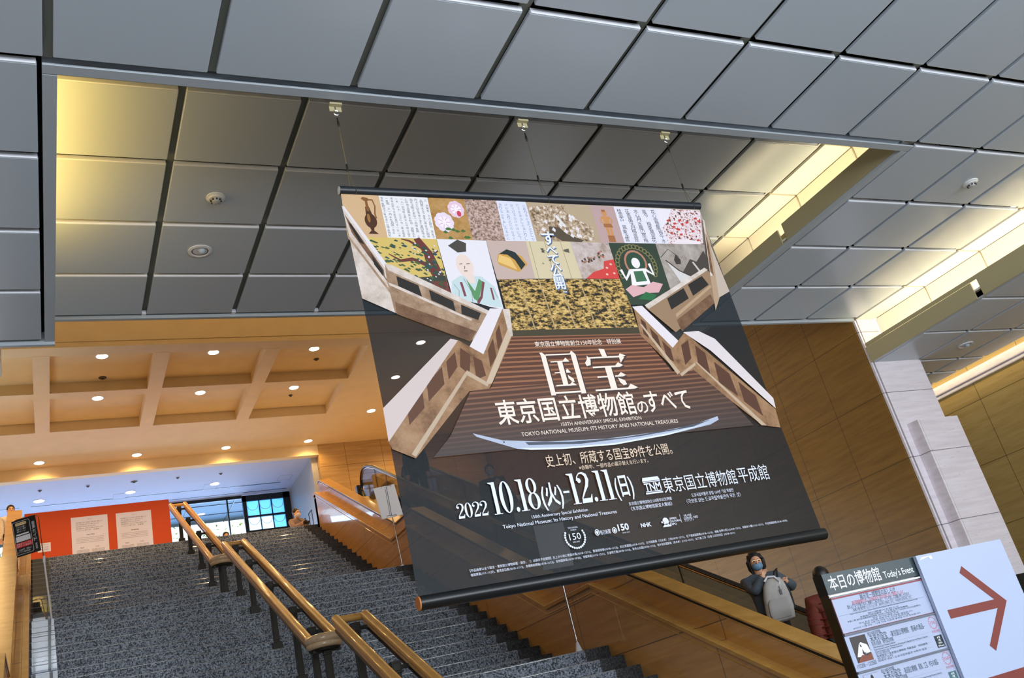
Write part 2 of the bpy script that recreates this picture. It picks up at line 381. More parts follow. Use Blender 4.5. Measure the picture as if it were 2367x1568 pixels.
struct(m.build('ceiling_trim', M_CHANNEL), 'faint access hatch outlines in the cool white ceiling')
wall('wall_far_side', mat('grey_wall', (176, 176, 172), .45), 'grey side wall of the far hall', (7.55, 7.74, 27.26, 31.0, 5.7, 9.2))
m = MB()
for k, (y, z) in enumerate(((28.0, 7.0), (28.0, 7.62), (28.9, 7.0), (28.9, 7.62), (29.8, 7.3))):
    m.box(7.535, 7.548, y, y + .03, z - .5, z + .1); m.box(7.535, 7.548, y + .4, y + .43, z - .5, z + .1); m.box(7.535, 7.548, y, y + .43, z + .07, z + .1)
struct(m.build('wall_trim', M_DKFRAME), 'thin dark rails on the grey side wall')
wall('floor_upper', M_FLOOR_UP, 'upper floor at the head of the staircase', (-7.3, 6.58, 22.66, 31, 5.55, 5.853), (6.58, 13.34, 22.2, 31, 5.55, 5.853))
# far glazing
w1 = struct(MB().box(5.98, 7.54, 30.45, 30.6, 5.86, 6.1).build('window_1', M_DKFRAME), 'dark framed window with six pale blue panes')
m = MB()
for x0, x1, z0, z1 in ((5.98, 6.10, 5.86, 9.12), (7.32, 7.54, 5.86, 9.12), (5.98, 7.54, 8.92, 9.12), (6.1, 7.32, 8.36, 8.42), (6.1, 7.32, 7.86, 7.93), (6.1, 7.32, 7.3, 7.36)): m.box(x0, x1, 30.45, 30.58, z0, z1)
for x in (6.495, 6.9): m.box(x, x + .03, 30.47, 30.56, 6.1, 8.92)
m.build('frame', M_DKFRAME, w1)
def film(name, col, s):
    mm = bpy.data.materials.new(name); mm.use_nodes = True; g = NT(mm); mm.node_tree.nodes.remove(mm.node_tree.nodes['Principled BSDF'])
    t = g.node('ShaderNodeBsdfTranslucent'); t.inputs[0].default_value = col; r = g.node('ShaderNodeBsdfTransparent'); r.inputs[0].default_value = col
    x = g.node('ShaderNodeMixShader'); x.inputs[0].default_value = s; g.L.new(t.outputs[0], x.inputs[1]); g.L.new(r.outputs[0], x.inputs[2]); g.L.new(x.outputs[0], mm.node_tree.nodes['Material Output'].inputs[0]); return mm
MF1 = film('pale_blue_film', (.42, .72, .86, 1), .35); MF2 = film('white_film', (.82, .93, 1, 1), .55)
M_ARC = mat('pale_arc', (215, 232, 240), .3)
k = 0
for z0, z1, mm in ((8.42, 8.92, MF1), (7.93, 8.36, MF2), (7.36, 7.86, MF1)):
    for x0, x1 in ((6.10, 6.495), (6.525, 6.9), (6.93, 7.32)):
        p = MB().box(x0, x1, 30.52, 30.53, z0, z1).build('pane', MF1 if (mm is MF2 and x0 > 6.9) else mm, w1)
        c = (x0 + x1) / 2; R_ = .17
        MB().tube([(c + R_ * math.cos(PI + PI * i / 12), 30.5, z0 + .36 + R_ * 1.0 * math.sin(PI + PI * i / 12)) for i in range(13)], .009, 6).build('arc', M_ARC, p)
w2 = struct(MB().box(-7.3, 5.98, 30.5, 30.6, 5.86, 5.98).build('window_2', M_DKFRAME), 'wide clear glazing of the far hall with trees outside')
m = MB(); m.box(-7.3, 5.98, 30.5, 30.6, 9.05, 9.15)
for x in (-6, -4, -2, 0, 2.0, 4.02, 5.5): m.box(x - .02, x + .02, 30.5, 30.6, 5.9, 9.1)
m.build('frame', M_DKFRAME, w2); MB().box(-7.3, 5.96, 30.54, 30.55, 5.98, 9.05).build('pane', M_GLASS, w2)
M_SOFF = mat('outdoor_soffit', (58, 86, 104), .6)
m = MB(); m.box(-9, 11, 30.62, 33.9, 9.28, 9.5, 0)
for x in (-3, -1, 1, 3, 4.4, 5.9, 7): m.box(x, x + .03, 30.62, 33.9, 9.262, 9.28, 1)
for y in (31.7, 32.8): m.box(-9, 11, y, y + .03, 9.262, 9.28, 1)
struct(m.build('exterior_ceiling', [M_SOFF, M_DKFRAME]), 'blue-grey canopy soffit outside the far glazing')
struct(MB().box(-14, 20, 31.0, 60, 5.3, 5.5).build('ground', mat('outdoor_ground', (150, 150, 140), .9)), 'outdoor ground beyond the far glazing')

# ------------------------------------------------------------------ staircase
XL, XR = -.19, 6.2
RISE = .16
def stair_profile():
    L = []
    z = FL
    for k in range(15): z += RISE; L.append((10.39 - (14 - k) * .2955, z))
    for k in range(16): z += RISE; L.append((11.92 + k * .305, z))
    for k in range(16): z += RISE; L.append((18.05 + k * .305, z))
    return L
ST = stair_profile()
def stair_z(y):
    z = FL
    for e, h in ST:
        if y >= e - 1e-6: z = h
    return z
stair = thing('staircase', 'wide dark granite staircase climbing in three flights past the banner', 'staircase', (3.0, ST[0][0], FL))
M_NOSE = mat('polished_nosing', (156, 155, 152), .16, 0, .8, coat=1)
def local(m, o):
    return m.xf(Matrix.Translation(-o.location))
for i, (e, z) in enumerate(ST):
    e2 = ST[i + 1][0] if i + 1 < len(ST) else e + .05
    land = e2 - e > .6
    lo = z - RISE if i else FL
    s_ = local(MB().box(.16, 5.85, e, e2 + .04, lo - .02 if i else FL, z), stair).build('landing' if land else 'step', M_GRANITE, stair)
    for x0, x1 in ((XL, .16), (5.85, XR)):
        local(MB().box(x0, x1, e - .002, e2 + .04, lo - .02 if i else FL, z), stair).build('polished_end', M_GRANITE_P if x0 < 0 else M_GRANITE_D, s_)
    local(MB().prism([(e - .004, z - .009), (e - .004, z - .012), (e + .014, z + .002), (e + .008, z + .003)], XL, 5.85, 'x'), stair).build('nosing', M_NOSE, s_)
# side walls with two-step parapet
LN = [(4.3, -1.66), (10.45, 1.50), (11.75, 1.49), (16.5, 4.03), (17.47, 4.03), (22.45, 6.614), (22.62, 6.60)]
def parapet(sx, label):
    X = (lambda d: XR + d) if sx > 0 else (lambda d: XL - d)
    def pr(m, pts, a, b, mi=0):
        a, b = sorted((X(a), X(b))); m.prism(pts, a, b, 'x', mi)
    def band(m, d0, d1, a, b, mi=0):
        for i in range(len(LN) - 1):
            (y0, z0), (y1, z1) = LN[i], LN[i + 1]
            pr(m, [(y0, z0 + d0), (y1, z1 + d0), (y1, z1 + d1), (y0, z0 + d1)], a, b, mi)
    low = lambda i: max(FL, LN[i][1] - 1.35)
    o = thing('parapet', label, 'parapet', (X(.2), 4.3, FL))
    m = MB()
    for i in range(len(LN) - 1):
        (y0, z0), (y1, z1) = LN[i], LN[i + 1]
        pr(m, [(y0, low(i)), (y1, low(i + 1)), (y1, z1), (y0, z0)], 0, .40)
    pr(m, [(22.45, 5.3), (22.62, 5.3), (22.62, 6.6), (22.45, 6.614)], 0, .4)
    local(m, o).build('wall_face', M_STAIRWALL, o)
    m = MB(); band(m, -.045, .012, -.03, .05); band(m, -.12, -.105, -.008, .02)
    local(m, o).build('ledge_moulding', M_CAP, o, bevel=.008)
    m = MB(); band(m, 0, .30, .15, .40)
    local(m, o).build('upper_wall', M_STAIRWALL, o)
    m = MB(); band(m, .30, .325, .135, .42); band(m, .255, .265, .142, .16)
    local(m, o).build('cap', M_CAP, o, bevel=.006)
    m = MB(); band(m, .268, .298, .148, .155)
    local(m, o).build('groove', M_BRONZE, o)
    return o
parapet(1, 'polished travertine parapet between the staircase and the escalator with travellers')
parapet(-1, 'polished travertine parapet beside the black hanging sign')
wall('wall_under_stair', M_SIDESTONE, 'stone slope between parapet and escalator', (6.6, 6.62, 4.3, 22.2, FL, FL + .3))
# ------------------------------------------------------------------ handrails
def handrail(label, top, bot, posts):
    o = thing('handrail', label, 'handrail', (3.0, bot[0], stair_z(bot[0])))
    h = .165
    up = [(3.0 - h, bot[0], bot[1]), (3.0 - h, top[0], top[1])]
    dn = [(3.0 + h, top[0], top[1]), (3.0 + h, bot[0], bot[1])]
    for side, pts in (('a', up), ('b', dn)):
        m = MB(); m.tube(pts, .052, 16); m.tube([(x, y, z - .062) for x, y, z in pts], .038, 14)
        r = local(m, o).build('rail', M_RAIL, o, smooth=True)
        local(MB().tube([(x, y, z - .112) for x, y, z in pts], .034, 8), o).build('rail_underside', M_BRONZE, r)
    arc = [(3.0 + (h + .0) * math.cos(PI + PI * i / 16) * 1.08, bot[0] - .19 * math.sin(PI * i / 16), bot[1] - .012) for i in range(17)]
    m = MB(); m.tube(arc, .056, 16); m.tube([(x, y, z - .066) for x, y, z in arc], .042, 14)
    e = local(m, o).build('end_loop', M_RAILEND, o, smooth=True)
    local(MB().tube([(3 + (x - 3) * .85, y + .02, z - .115) for x, y, z in arc], .034, 8), o).build('loop_underside', M_BRONZE, e)
    m = MB(); m.tube([(3.0 - h, top[0], top[1]), (3.0 - h * .8, top[0] + .06, top[1] + .0), (3.0 + h * .8, top[0] + .06, top[1]), (3.0 + h, top[0], top[1])], .042, 12)
    m.ball((3.0 - h, top[0], top[1]), .053); m.ball((3.0 + h, top[0], top[1]), .053)
    local(m, o).build('top_connector', M_RAIL, o, smooth=True)
    sl = (top[1] - bot[1]) / (top[0] - bot[0])
    for y in posts:
        zr = bot[1] + sl * (y - bot[0]) - .07
        if y < bot[0]: zr = bot[1] - .13
        zb = stair_z(y)
        m = MB(); m.box(2.960, 3.040, y - .036, y + .036, zb, zr - .04); m.box(2.972, 3.028, y - .042, y - .036, zb + .16, zr - .12)
        p = local(m, o).build('post', M_BRONZE, o, bevel=.005)
        local(MB().box(2.93, 3.07, y - .05, y + .05, zb, zb + .13), o).build('post_base', M_BRONZE, p, bevel=.006)
        m = MB(); m.box(2.952, 3.048, y - .05, y + .05, zr - .075, zr + .04); m.box(2.965, 3.035, y - .058, y - .05, zr - .055, zr + .02)
        m.box(3.0 - h, 3.0 + h, y - .025, y + .025, zr - .04, zr + .0)
        local(m, o).build('bracket', M_BRONZE, p, bevel=.005)
handrail('double marble handrail on the top flight, beside the orange panel', (23.05, 6.86), (17.80, 4.17), (22.9, 21.6, 20.25, 19.15, 18.05, 17.72))
handrail('double marble handrail on the middle flight of the staircase', (16.43, 4.10), (11.47, 1.56), (16.36, 15.35, 14.05, 12.83, 11.98, 11.39))
handrail('double marble handrail on the lowest flight, cut off by the photo edge', (10.20, 1.56), (5.9, -.72), (10.1, 9.0, 7.7, 6.4))

# ------------------------------------------------------------------ escalator
esc = thing('escalator', 'escalator with clear glass sides and black handrails beside the staircase', 'escalator', (7.75, 6.66, FL))
ez = lambda y: .5258 * y - 5.18
M_STEP = mat('escalator_step', (70, 70, 72), .45, .6)
m = MB(); y = 6.9
while ez(y) < 5.7:
    m.box(7.30, 8.20, y, y + .45, ez(y) - .45, ez(y)); y += .4
m.box(7.30, 8.20, y, 22.6, 5.5, 5.853); m.box(7.3, 8.2, 5.2, 6.9, FL, ez(6.9) + .02)
local(m, esc).build('steps', M_STEP, esc)
def hl(y): return .5258 * y - 4.27
TOPC = [(20.6, hl(20.6)), (20.85, 6.66), (21.1, 6.755), (21.35, 6.79), (21.55, 6.74), (21.68, 6.62), (21.74, 6.45), (21.72, 6.27), (21.62, 6.12)]
BOTC = [(6.2, -.98), (6.45, -.92), (6.7, hl(6.7))]
for x, nm in ((7.2, 'near'), (8.3, 'far')):
    path = BOTC + [(6.7 + k, hl(6.7 + k)) for k in range(1, 14)] + TOPC
    r = local(MB().tube([(x, y_, z_) for y_, z_ in path], .042, 10, flat=.7), esc).build('handrail_belt', M_BLACK, esc, smooth=True)
    local(MB().tube([(x, y_, z_ - .045) for y_, z_ in path[:-3]], .018, 8), esc).build('belt_guide', mat('belt_guide', (120, 92, 60), .3, .8), r, smooth=True)
    ys = [6.3, 8.0, 9.7, 11.4, 13.1, 14.8, 16.5, 18.2, 19.9, 20.6]
    def tz(y_):
        for (a, b), (c, d) in zip(path, path[1:]):
            if a <= y_ <= c: return b + (d - b) * (y_ - a) / (c - a + 1e-9) - .03
        return path[0][1]
    for i in range(len(ys) - 1):
        a, b = ys[i] + .006, ys[i + 1] - .006
        local(MB().prism([(a, ez(a) + .12), (b, ez(b) + .12), (b, tz(b)), (a, tz(a))], x - .005, x + .005, 'x'), esc).build('glass_panel', M_GLASS, esc)
        local(MB().box(x - .006, x + .006, b, b + .012, ez(b) + .12, tz(b)), esc).build('glass_joint', M_BLACK, esc)
    local(MB().prism([(20.612, ez(20.6) + .12), (21.6, 5.95), (21.66, 6.3), (21.6, 6.6), (21.35, 6.74), (21.0, 6.69), (20.612, hl(20.6) - .03)], x - .005, x + .005, 'x'), esc).build('glass_panel', M_GLASS, esc)
    local(MB().prism([(5.4, FL), (6.8, ez(6.8) - .3), (20.9, ez(20.9) - .3), (22.2, 5.5), (22.2, 5.98), (21.4, 5.98), (6.8, ez(6.8) + .13), (5.4, FL + .25)], x - .08, x + .08, 'x'), esc).build('skirt', mat('escalator_skirt', (150, 112, 62), .3, .5), esc)
local(MB().box(7.14, 7.26, 21.95, 22.12, 5.98, 6.55), esc).build('newel_box', M_BLACK, esc, bevel=.02)
local(MB().prism([(21.05, 5.86), (20.75, 5.98), (20.45, 5.94), (20.0, 5.66), (19.0, 5.14), (19.0, 5.02), (20.4, 5.72)], 7.08, 7.11, 'x'), esc).build('belt_inlet', M_BLACK, esc)
def slope(name, label, x0, x1, d):
    m = MB(); m.prism([(4.4, FL), (6.8, ez(6.8) + d), (21.2, ez(21.2) + d), (22.2, 5.85), (22.2, 5.5), (7.6, ez(6.8) - .3)], x0, x1, 'x')
    return struct(m.build(name, M_SIDESTONE), label)
slope('trim_7', 'sloping stone deck between parapet and escalator', 6.62, 7.12, .05)
slope('trim_8', 'sloping stone deck beyond the escalator', 8.38, 8.9, .02)

# ------------------------------------------------------------------ detectors and lamps in the ceilings
M_DET = mat('detector_plastic', (226, 226, 222), .5)
def smoke(name, label, cat, c, r=.1):
    o = thing(name, label, cat, c)
    MB().lathe([(r * 1.25, 0), (r * 1.25, -.012), (r, -.02), (r * .9, -.035)], (0, 0, 0)).build('base_ring', M_DET, o, smooth=True)
    MB().lathe([(r * .62, -.03), (r * .62, -.05), (r * .5, -.07), (r * .2, -.08)], (0, 0, 0)).build('sensor_head', mat('sensor_grey', (176, 178, 178), .4), o, smooth=True)
    m = MB()
    for k in range(8):
        a = k * PI / 4; m.box(.64 * r * math.cos(a) - .008, .64 * r * math.cos(a) + .008, .64 * r * math.sin(a) - .008, .64 * r * math.sin(a) + .008, -.06, -.045)
    m.build('vent_slots', M_BLACK, o)
    return o
smoke('smoke_detector', 'round white smoke detector on the recessed ceiling, to one side of the banner', 'smoke detector', (1.91, 9.16, H2), .085)
smoke('smoke_detector', 'round white smoke detector on the grey ceiling between the two lit beams', 'smoke detector', (11.55, 6.77, H1), .085)
def eyeball(label, c):
    o = thing('downlight', label, 'downlight', c)
    MB().lathe([(.145, 0), (.145, -.012), (.115, -.02), (.10, -.006)], (0, 0, 0), 24).build('trim_ring', M_WHITE, o, smooth=True)
    MB().lathe([(.11, .0), (.105, -.008), (.07, -.004)], (0, 0, 0), 24).build('reflector', M_STEEL, o, smooth=True)
    MB().ball((.02, -.02, -.008), .045).build('lamp', mat('lamp_glass', (180, 200, 215), .1), o, smooth=True)
eyeball('unlit chrome downlight on the recessed ceiling below the smoke detector', (1.885, 10.34, H2))
eyeball('unlit downlight on the lowest grey ceiling above the pale pillar', (15.2, 10.37, H0))
M_LAMP = emit('warm_lamp', (255, 238, 214), 14); M_LAMP2 = emit('white_lamp', (255, 226, 214), 10)
def downlight(label, x, y, z, power, r=.12, color=WARM, mt=None, spot=150, group='glowing downlights of the upper hall'):
    o = thing('downlight', label, 'downlight', (x, y, z), group=group)
    MB().lathe([(r * 1.2, 0), (r * 1.2, -.006), (r, -.008)], (0, 0, 0), 20).build('trim_ring', M_WHITE, o, smooth=True)
    MB().lathe([(r, -.0085), (r, -.010)], (0, 0, 0), 20).build('lamp', mt or M_LAMP, o, smooth=True)
    l = bpy.data.lights.new('lamp_light', 'SPOT'); l.energy = power; l.color = color; l.spot_size = math.radians(spot); l.spot_blend = .6; l.shadow_soft_size = .1
    q = bpy.data.objects.new('lamp_light', l); COL.objects.link(q); q.parent = o; q.location = (0, 0, -.03)
ords = ['first', 'second', 'third', 'fourth', 'fifth', 'sixth', 'seventh']
cx_ = [-5.9, -3.48, -1.06, 1.37, 3.79, 6.21]
for r_, (y, zz, nm) in enumerate(((20.57, ZS + .26, 'front'), (22.97, ZS + .26, 'rear'))):
    for k in range(6):
        downlight(f'glowing downlight in the {nm} coffer row, {ords[5 - k]} coffer from the escalator side', cx_[k], y, zz, 195 if r_ == 0 else 165)
for k, x in enumerate([-4.85, -2.4, .05, 2.5, 4.94, 7.38]):
    downlight(f'glowing downlight along the beam of the far opening, {ords[5 - k]} from the escalator wall', x, 26.6, ZS, 84)
for k, y in enumerate((19.62 + .25, 22.02, 24.42)):
    downlight(f'glowing downlight above the escalator, {ords[k]} from the orange plaster face', 8.76, y, ZS, 150)
for k, (x, y) in enumerate(((11.2, 20.6), (11.2, 23.2), (10.2, 25.6), (12.2, 25.6))):
    downlight(f'glowing downlight near the tall brown wall, {ords[k]} going inward', x, y, ZS, 150)
for k, x in enumerate([-2.4, .015, 2.46, 4.91]):
    downlight(f'pinkish downlight in the cool white far ceiling, {ords[3 - k]} from the grey side wall', x, 28.93, 9.15, 8, .13, (1, .75, .6), M_LAMP2)
def dot(name, label, c, r, col=(70, 60, 50)):
    o = thing(name, label, name.replace('_', ' '), c)
    MB().lathe([(r, 0), (r, -.01), (r * .6, -.03)], (0, 0, 0), 14).build('cover', mat('dot%d' % col[0], col, .5), o, smooth=True)
    MB().lathe([(r * .3, -.03), (r * .3, -.045)], (0, 0, 0), 10).build('head', M_BLACK, o, smooth=True)
zc = ZS + .26
for nm, lb, x, y, r in (('smoke_detector', 'small smoke detector behind the downlight of a front coffer', 1.43, 21.75, .09), ('sprinkler', 'small dark sprinkler in front of the corner coffer downlight', 6.44, 20.25, .06),
        ('sprinkler', 'small dark sprinkler behind the corner coffer downlight', 6.41, 21.2, .07), ('speaker', 'round dark ceiling speaker in the rear corner coffer', 6.42, 22.5, .12), ('sprinkler', 'tiny dark sprinkler at the back of the rear corner coffer', 6.23, 23.5, .055)):
    dot(nm, lb, (x, y, zc), r)
for nm, lb, x, r in (('sprinkler', 'tiny grey sprinkler on the cool white ceiling above the orange panel edge', .045, .05), ('sprinkler', 'tiny grey sprinkler on the cool white ceiling above the first text sheet', 1.27, .05), ('speaker', 'round grey ceiling speaker on the cool white ceiling', 2.5, .10),
        ('sprinkler', 'tiny grey sprinkler on the cool white ceiling past the speaker', 3.71, .05), ('sprinkler', 'tiny grey sprinkler on the cool white ceiling nearest the grey wall', 4.95, .05)):
    dot(nm, lb, (x, 27.98, 9.15), r, (96, 100, 110))

# ------------------------------------------------------------------ orange panel with text sheets
def text(s, x0, x1, z, h=None, y=0, bold=0, align='fit', mi=0, m=None, xs=None):
    """lettering as flat faces in the XZ plane from x0 to x1 with its baseline at z"""
    c = bpy.data.curves.new('t', 'FONT'); c.body = s; c.offset = bold; c.resolution_u = 2; c.fill_mode = 'FRONT'
    o = bpy.data.objects.new('t', c); COL.objects.link(o)
    bpy.context.view_layer.update()
    me = bpy.data.meshes.new_from_object(o.evaluated_get(bpy.context.evaluated_depsgraph_get()))
    bpy.data.objects.remove(o); bpy.data.curves.remove(c)
    m = m or MB()
    if len(me.vertices):
        X = [v.co.x for v in me.vertices]; a, b = min(X), max(X)
        k = (x1 - x0) / max(b - a, 1e-6); kh = (h / .74) if h else k
        m.add([(x0 + (v.co.x - a) * k, y, z + v.co.y * kh) for v in me.vertices], [tuple(p.vertices) for p in me.polygons], mi)
    bpy.data.meshes.remove(me)
    return m
M_ORANGE = mat('orange_board', (196, 66, 0), .6); M_PAPER = mat('white_paper', (218, 222, 255), .6); M_INK = mat('grey_ink', (72, 72, 76), .7)
op = thing('display_panel', 'large plain orange display panel at the head of the staircase', 'panel', (1.41, 26.06, 5.853))
local(MB().box(-.33, 3.16, 26.0, 26.12, 5.853, 7.915), op).build('board', M_ORANGE, op)
def rules(m, x0, x1, z0, z1, n, y, seed, wd=.55):
    rr = random.Random(seed); dz = (z1 - z0) / n
    for i in range(n):
        z = z1 - (i + .5) * dz; x = x0; xe = x1 - (rr.random() * .5 * (x1 - x0) if i % 4 == 3 else 0)
        while x < xe:
            w = rr.uniform(.006, .022) * (x1 - x0) * 1.6; m.box(x, min(x + w, xe), y - .0006, y, z - dz * wd / 2, z + dz * wd / 2); x += w + .007 * (x1 - x0)
def sheet(label, x0, x1, z1, title, sd):
    o = thing('text_sheet', label, 'notice', ((x0 + x1) / 2, 25.99, 6.3), group='text sheets on the orange panel')
    local(MB().box(x0, x1, 25.992, 26.0, 6.3, z1), o).build('paper', M_PAPER, o)
    m = MB(); w = x1 - x0; Y = 25.991
    text('ごあいさつ', x0 + w * .44, x0 + w * .58, z1 - .085, .022, Y, m=m)
    for i, s in enumerate(('東京国立博物館では、創立一五〇年を記念して特別展「国宝」を開催いたします。', '本展では、所蔵する国宝八十九件のすべてを、会期中にご紹介いたします。', '東京国立博物館の百五十年の歩みを、あわせてご覧いただけます。', '展覧会の開催にあたり、ご協力いただいた皆様に心より御礼申し上げます。', '二〇二二年十月　主催者')):
        text(s, x0 + w * .13, x0 + w * (.86 - .1 * (i % 3)), z1 - .17 - i * .052, .026, Y, m=m)
    text(title, x0 + w * .4, x0 + w * .62, z1 - .50, .03, Y, bold=.02, m=m)
    for i, s in enumerate(('The Tokyo National Museum celebrates its 150th anniversary with this special exhibition', 'of all eighty-nine National Treasures in the collection of the museum, together with', 'works and records that tell the history of the museum from its founding to the present', 'day. We would like to express our deepest gratitude to all who have made it possible.')):
        text(s, x0 + w * .12, x0 + w * .87, z1 - .57 - i * .042, .02, Y, m=m)
    for a, b, t in ((.12, .45, '致辞'), (.53, .87, '인사말')):
        text(t, x0 + w * (a + .1), x0 + w * (a + .2), z1 - .84, .028, Y, m=m)
        for i in range(6): text('東京国立博物館 創立150周年記念 特別展', x0 + w * a, x0 + w * b, z1 - .90 - i * .035, .018, Y, m=m)
    local(m, o).build('printed_text', M_INK, o, fix=False)
sheet('white text sheet on the orange panel, the one beside the small label', .735, 1.608, 7.68, "Organizers' Message", 3)
sheet('white text sheet on the orange panel, the one beside the handrail', 1.812, 2.686, 7.67, 'Greetings', 5)
o = thing('notice_label', 'small white label low on the orange panel beside the black sign', 'notice', (.1, 25.99, 6.87))
local(MB().box(-.05, .247, 25.992, 26.0, 6.87, 7.10), o).build('paper', M_PAPER, o)
m = MB()
for i, s in enumerate(('音声ガイド', 'Audio Guide', '650円　貸出所')): text(s, -.02, .2, 7.04 - i * .06, .028, 25.991, m=m)
local(m, o).build('printed_text', M_INK, o, fix=False)

# ------------------------------------------------------------------ sign stands on the landings
o = thing('sign_stand', 'white blank sign sheet clipped on a thin pole stand by the parapet', 'sign', (6.01, 16.6, 3.285))
local(MB().tube([(6.01, 16.6, 3.29), (6.0, 16.6, 3.75), (5.97, 16.6, 4.86)], .012, 8), o).build('pole', M_STEEL, o, smooth=True)
local(MB().lathe([(.12, 0), (.12, .015), (.02, .03)], (6.01, 16.63, 3.285)), o).build('foot', M_STEEL, o, smooth=True)
ang = math.radians(14)
def tilted(m, c, a): return m.xf(Matrix.Translation(c) @ Matrix.Rotation(a, 4, 'Y') @ Matrix.Translation(-Vector(c)))
local(tilted(MB().box(5.735, 6.165, 16.565, 16.58, 4.24, 4.86), (5.95, 16.57, 4.55), math.radians(-6)), o).build('sheet', mat('bright_paper', (250, 248, 250), .6), o)
m = MB(); 
for z in (4.24, 4.83):
    m.tube([(5.87, 16.56, z), (5.87, 16.55, z + .03), (6.06, 16.55, z + .03), (6.06, 16.56, z)], .004, 6)
m.tube([(5.935, 16.56, 4.26), (5.935, 16.56, 4.84)], .003, 6); m.tube([(5.965, 16.557, 4.26), (5.965, 16.557, 4.84)], .004, 6)
local(m, o).build('clip_frame', M_BRONZE, o)
o2 = thing('sign_stand', 'white sign sheet on a thin steel pole, mostly hidden by the banner', 'sign', (5.87, 10.55, .725))
local(MB().tube([(5.87, 10.55, .73), (5.87, 10.55, 2.35)], .009, 8).lathe([(.011, 0), (.012, .7), (.016, .72), (.016, .78), (.01, .8)], (5.87, 10.55, .79), 10), o2).build('pole', M_STEEL, o2, smooth=True)
local(MB().lathe([(.05, 0), (.04, .03), (.016, .12)], (5.87, 10.55, .725), 14), o2).build('foot', M_WHITE, o2, smooth=True)
local(MB().box(5.63, 6.07, 10.50, 10.515, 1.77, 2.34), o2).build('sheet', M_WHITE, o2)
a = thing('hanging_sign', 'black audio guide sign hanging from a white pole stand on the steps', 'sign', (.13, 16.75, 3.285))
local(MB().tube([(.134, 16.75, 3.29), (.05, 16.75, 4.33)], .014, 8), a).build('pole', M_WHITE, a, smooth=True)
local(MB().lathe([(.02, 0), (.02, .1)], (.055, 16.75, 4.26), 10), a).build('pole_collar', M_WHITE, a)
local(MB().tube([(.05, 16.75, 4.33), (-.005, 16.75, 5.02), (-.03, 16.75, 5.06), (-.07, 16.745, 5.065), (-.36, 16.68, 4.985)], .008, 8), a).build('arm', mat('brass', (190, 130, 90), .25, 1), a, smooth=True)
local(MB().lathe([(.1, 0), (.1, .012), (.02, .02)], (.134, 16.8, 3.285)), a).build('foot', M_WHITE, a)
bd = MB().box(0, .37, -.006, .006, 0, .61)
mp = Matrix.Translation((-.33, 16.66, 4.36)) @ Matrix.Rotation(math.radians(-20), 4, 'Z') @ Matrix.Rotation(math.radians(-7), 4, 'Y')
tl = Matrix.Translation(-a.location)
b_ = bd.xf(tl @ mp).build('board', M_BLACK, a)
def onboard(m): return m.xf(tl @ mp)
Y = -.0075
m = MB()
fr = [(.02, .03), (.255, .03), (.27, .045), (.27, .565), (.255, .58), (.02, .58), (.012, .565), (.012, .045)]
for i in range(8):
    (x0, z0), (x1, z1) = fr[i], fr[(i + 1) % 8]; m.tube([(x0, Y, z0), (x1, Y, z1)], .003, 4)
for i, s in enumerate('音声ガイド'): text(s, .295, .345, .46 - i * .068, .052, Y, m=m)
for i, s in enumerate('貸出中'): text(s, .305, .335, .115 - i * .035, .028, Y, m=m)
for i, s in enumerate(('スマホで聴く', '音声でご案内', '監修ナレーション')): text(s, .06, .2, .47 - i * .035, .022, Y, m=m)
text('アプリ配信版', .03, .22, .055, .02, Y, m=m); text('1,200円（税込）', .05, .24, .09, .026, Y, m=m)
m.box(.04, .235, Y, Y + .001, .345, .37); m.box(.03, .25, Y, Y + .001, .24, .33)
onboard(m).build('white_print', M_WHITE, b_, fix=False)
m = MB(); m.box(.013, .268, Y - .0005, Y, .14, .225); onboard(m).build('red_band', mat('sign_red', (206, 40, 38), .5), b_)
m = MB(); text('展覧会オリジナル', .03, .25, .19, .022, Y - .001, m=m); text('音声ガイド配信中！', .03, .25, .155, .024, Y - .001, m=m); onboard(m).build('band_text', M_WHITE, b_, fix=False)
m = MB(); m.prism([(.05, .525), (.06, .51), (.21, .51), (.22, .525), (.22, .545), (.21, .56), (.06, .56), (.05, .545)], Y - .0005, Y, 'y'); onboard(m).build('title_pill', mat('cream', (230, 200, 150), .5), b_)
m = MB(); text('音声アプリ版', .062, .208, .523, .026, Y - .001, m=m); onboard(m).build('pill_text', M_BLACK, b_, fix=False)
# ------------------------------------------------------------------ hanging exhibition banner
BY = 6.30
ban = thing('exhibition_banner', 'huge hanging exhibition banner with a printed staircase, sword and dates', 'banner', (4.28, BY, .965))
def bl(m): return m.xf(Matrix.Translation(-ban.location))
bx = lambda x, y: (lambda p: (p.x, p.z))(at(x, y, BY))
m = bpy.data.materials.new('banner_film'); m.use_nodes = True; g = NT(m); nt = m.node_tree; pb = nt.nodes['Principled BSDF']
tc = g.node('ShaderNodeTexCoord'); sp = g.node('ShaderNodeSeparateXYZ'); g.L.new(tc.outputs['Object'], sp.inputs[0])
rp = g.node('ShaderNodeValToRGB'); g.L.new(g.math('DIVIDE', sp.outputs[2], 3.45), rp.inputs['Fac'])
e = rp.color_ramp.elements; e[0].position = 0; e[0].color = srgb(20, 28, 32); e[1].position = 1; e[1].color = srgb(200, 186, 170)
for p, c in ((.30, (20, 26, 30)), (.42, (24, 27, 29)), (.5, (24, 32, 37)), (.66, (22, 32, 38)), (.80, (28, 37, 44)), (.9, (120, 104, 96))):
    q = rp.color_ramp.elements.new(p); q.color = srgb(*c)
g.L.new(rp.outputs[0], pb.inputs['Base Color']); pb.inputs['Roughness'].default_value = .42; pb.inputs['Specular IOR Level'].default_value = .18
tr = g.node('ShaderNodeBsdfTransparent'); tr.inputs[0].default_value = (1, 1, 1, 1); mx = g.node('ShaderNodeMixShader'); mx.inputs[0].default_value = .125
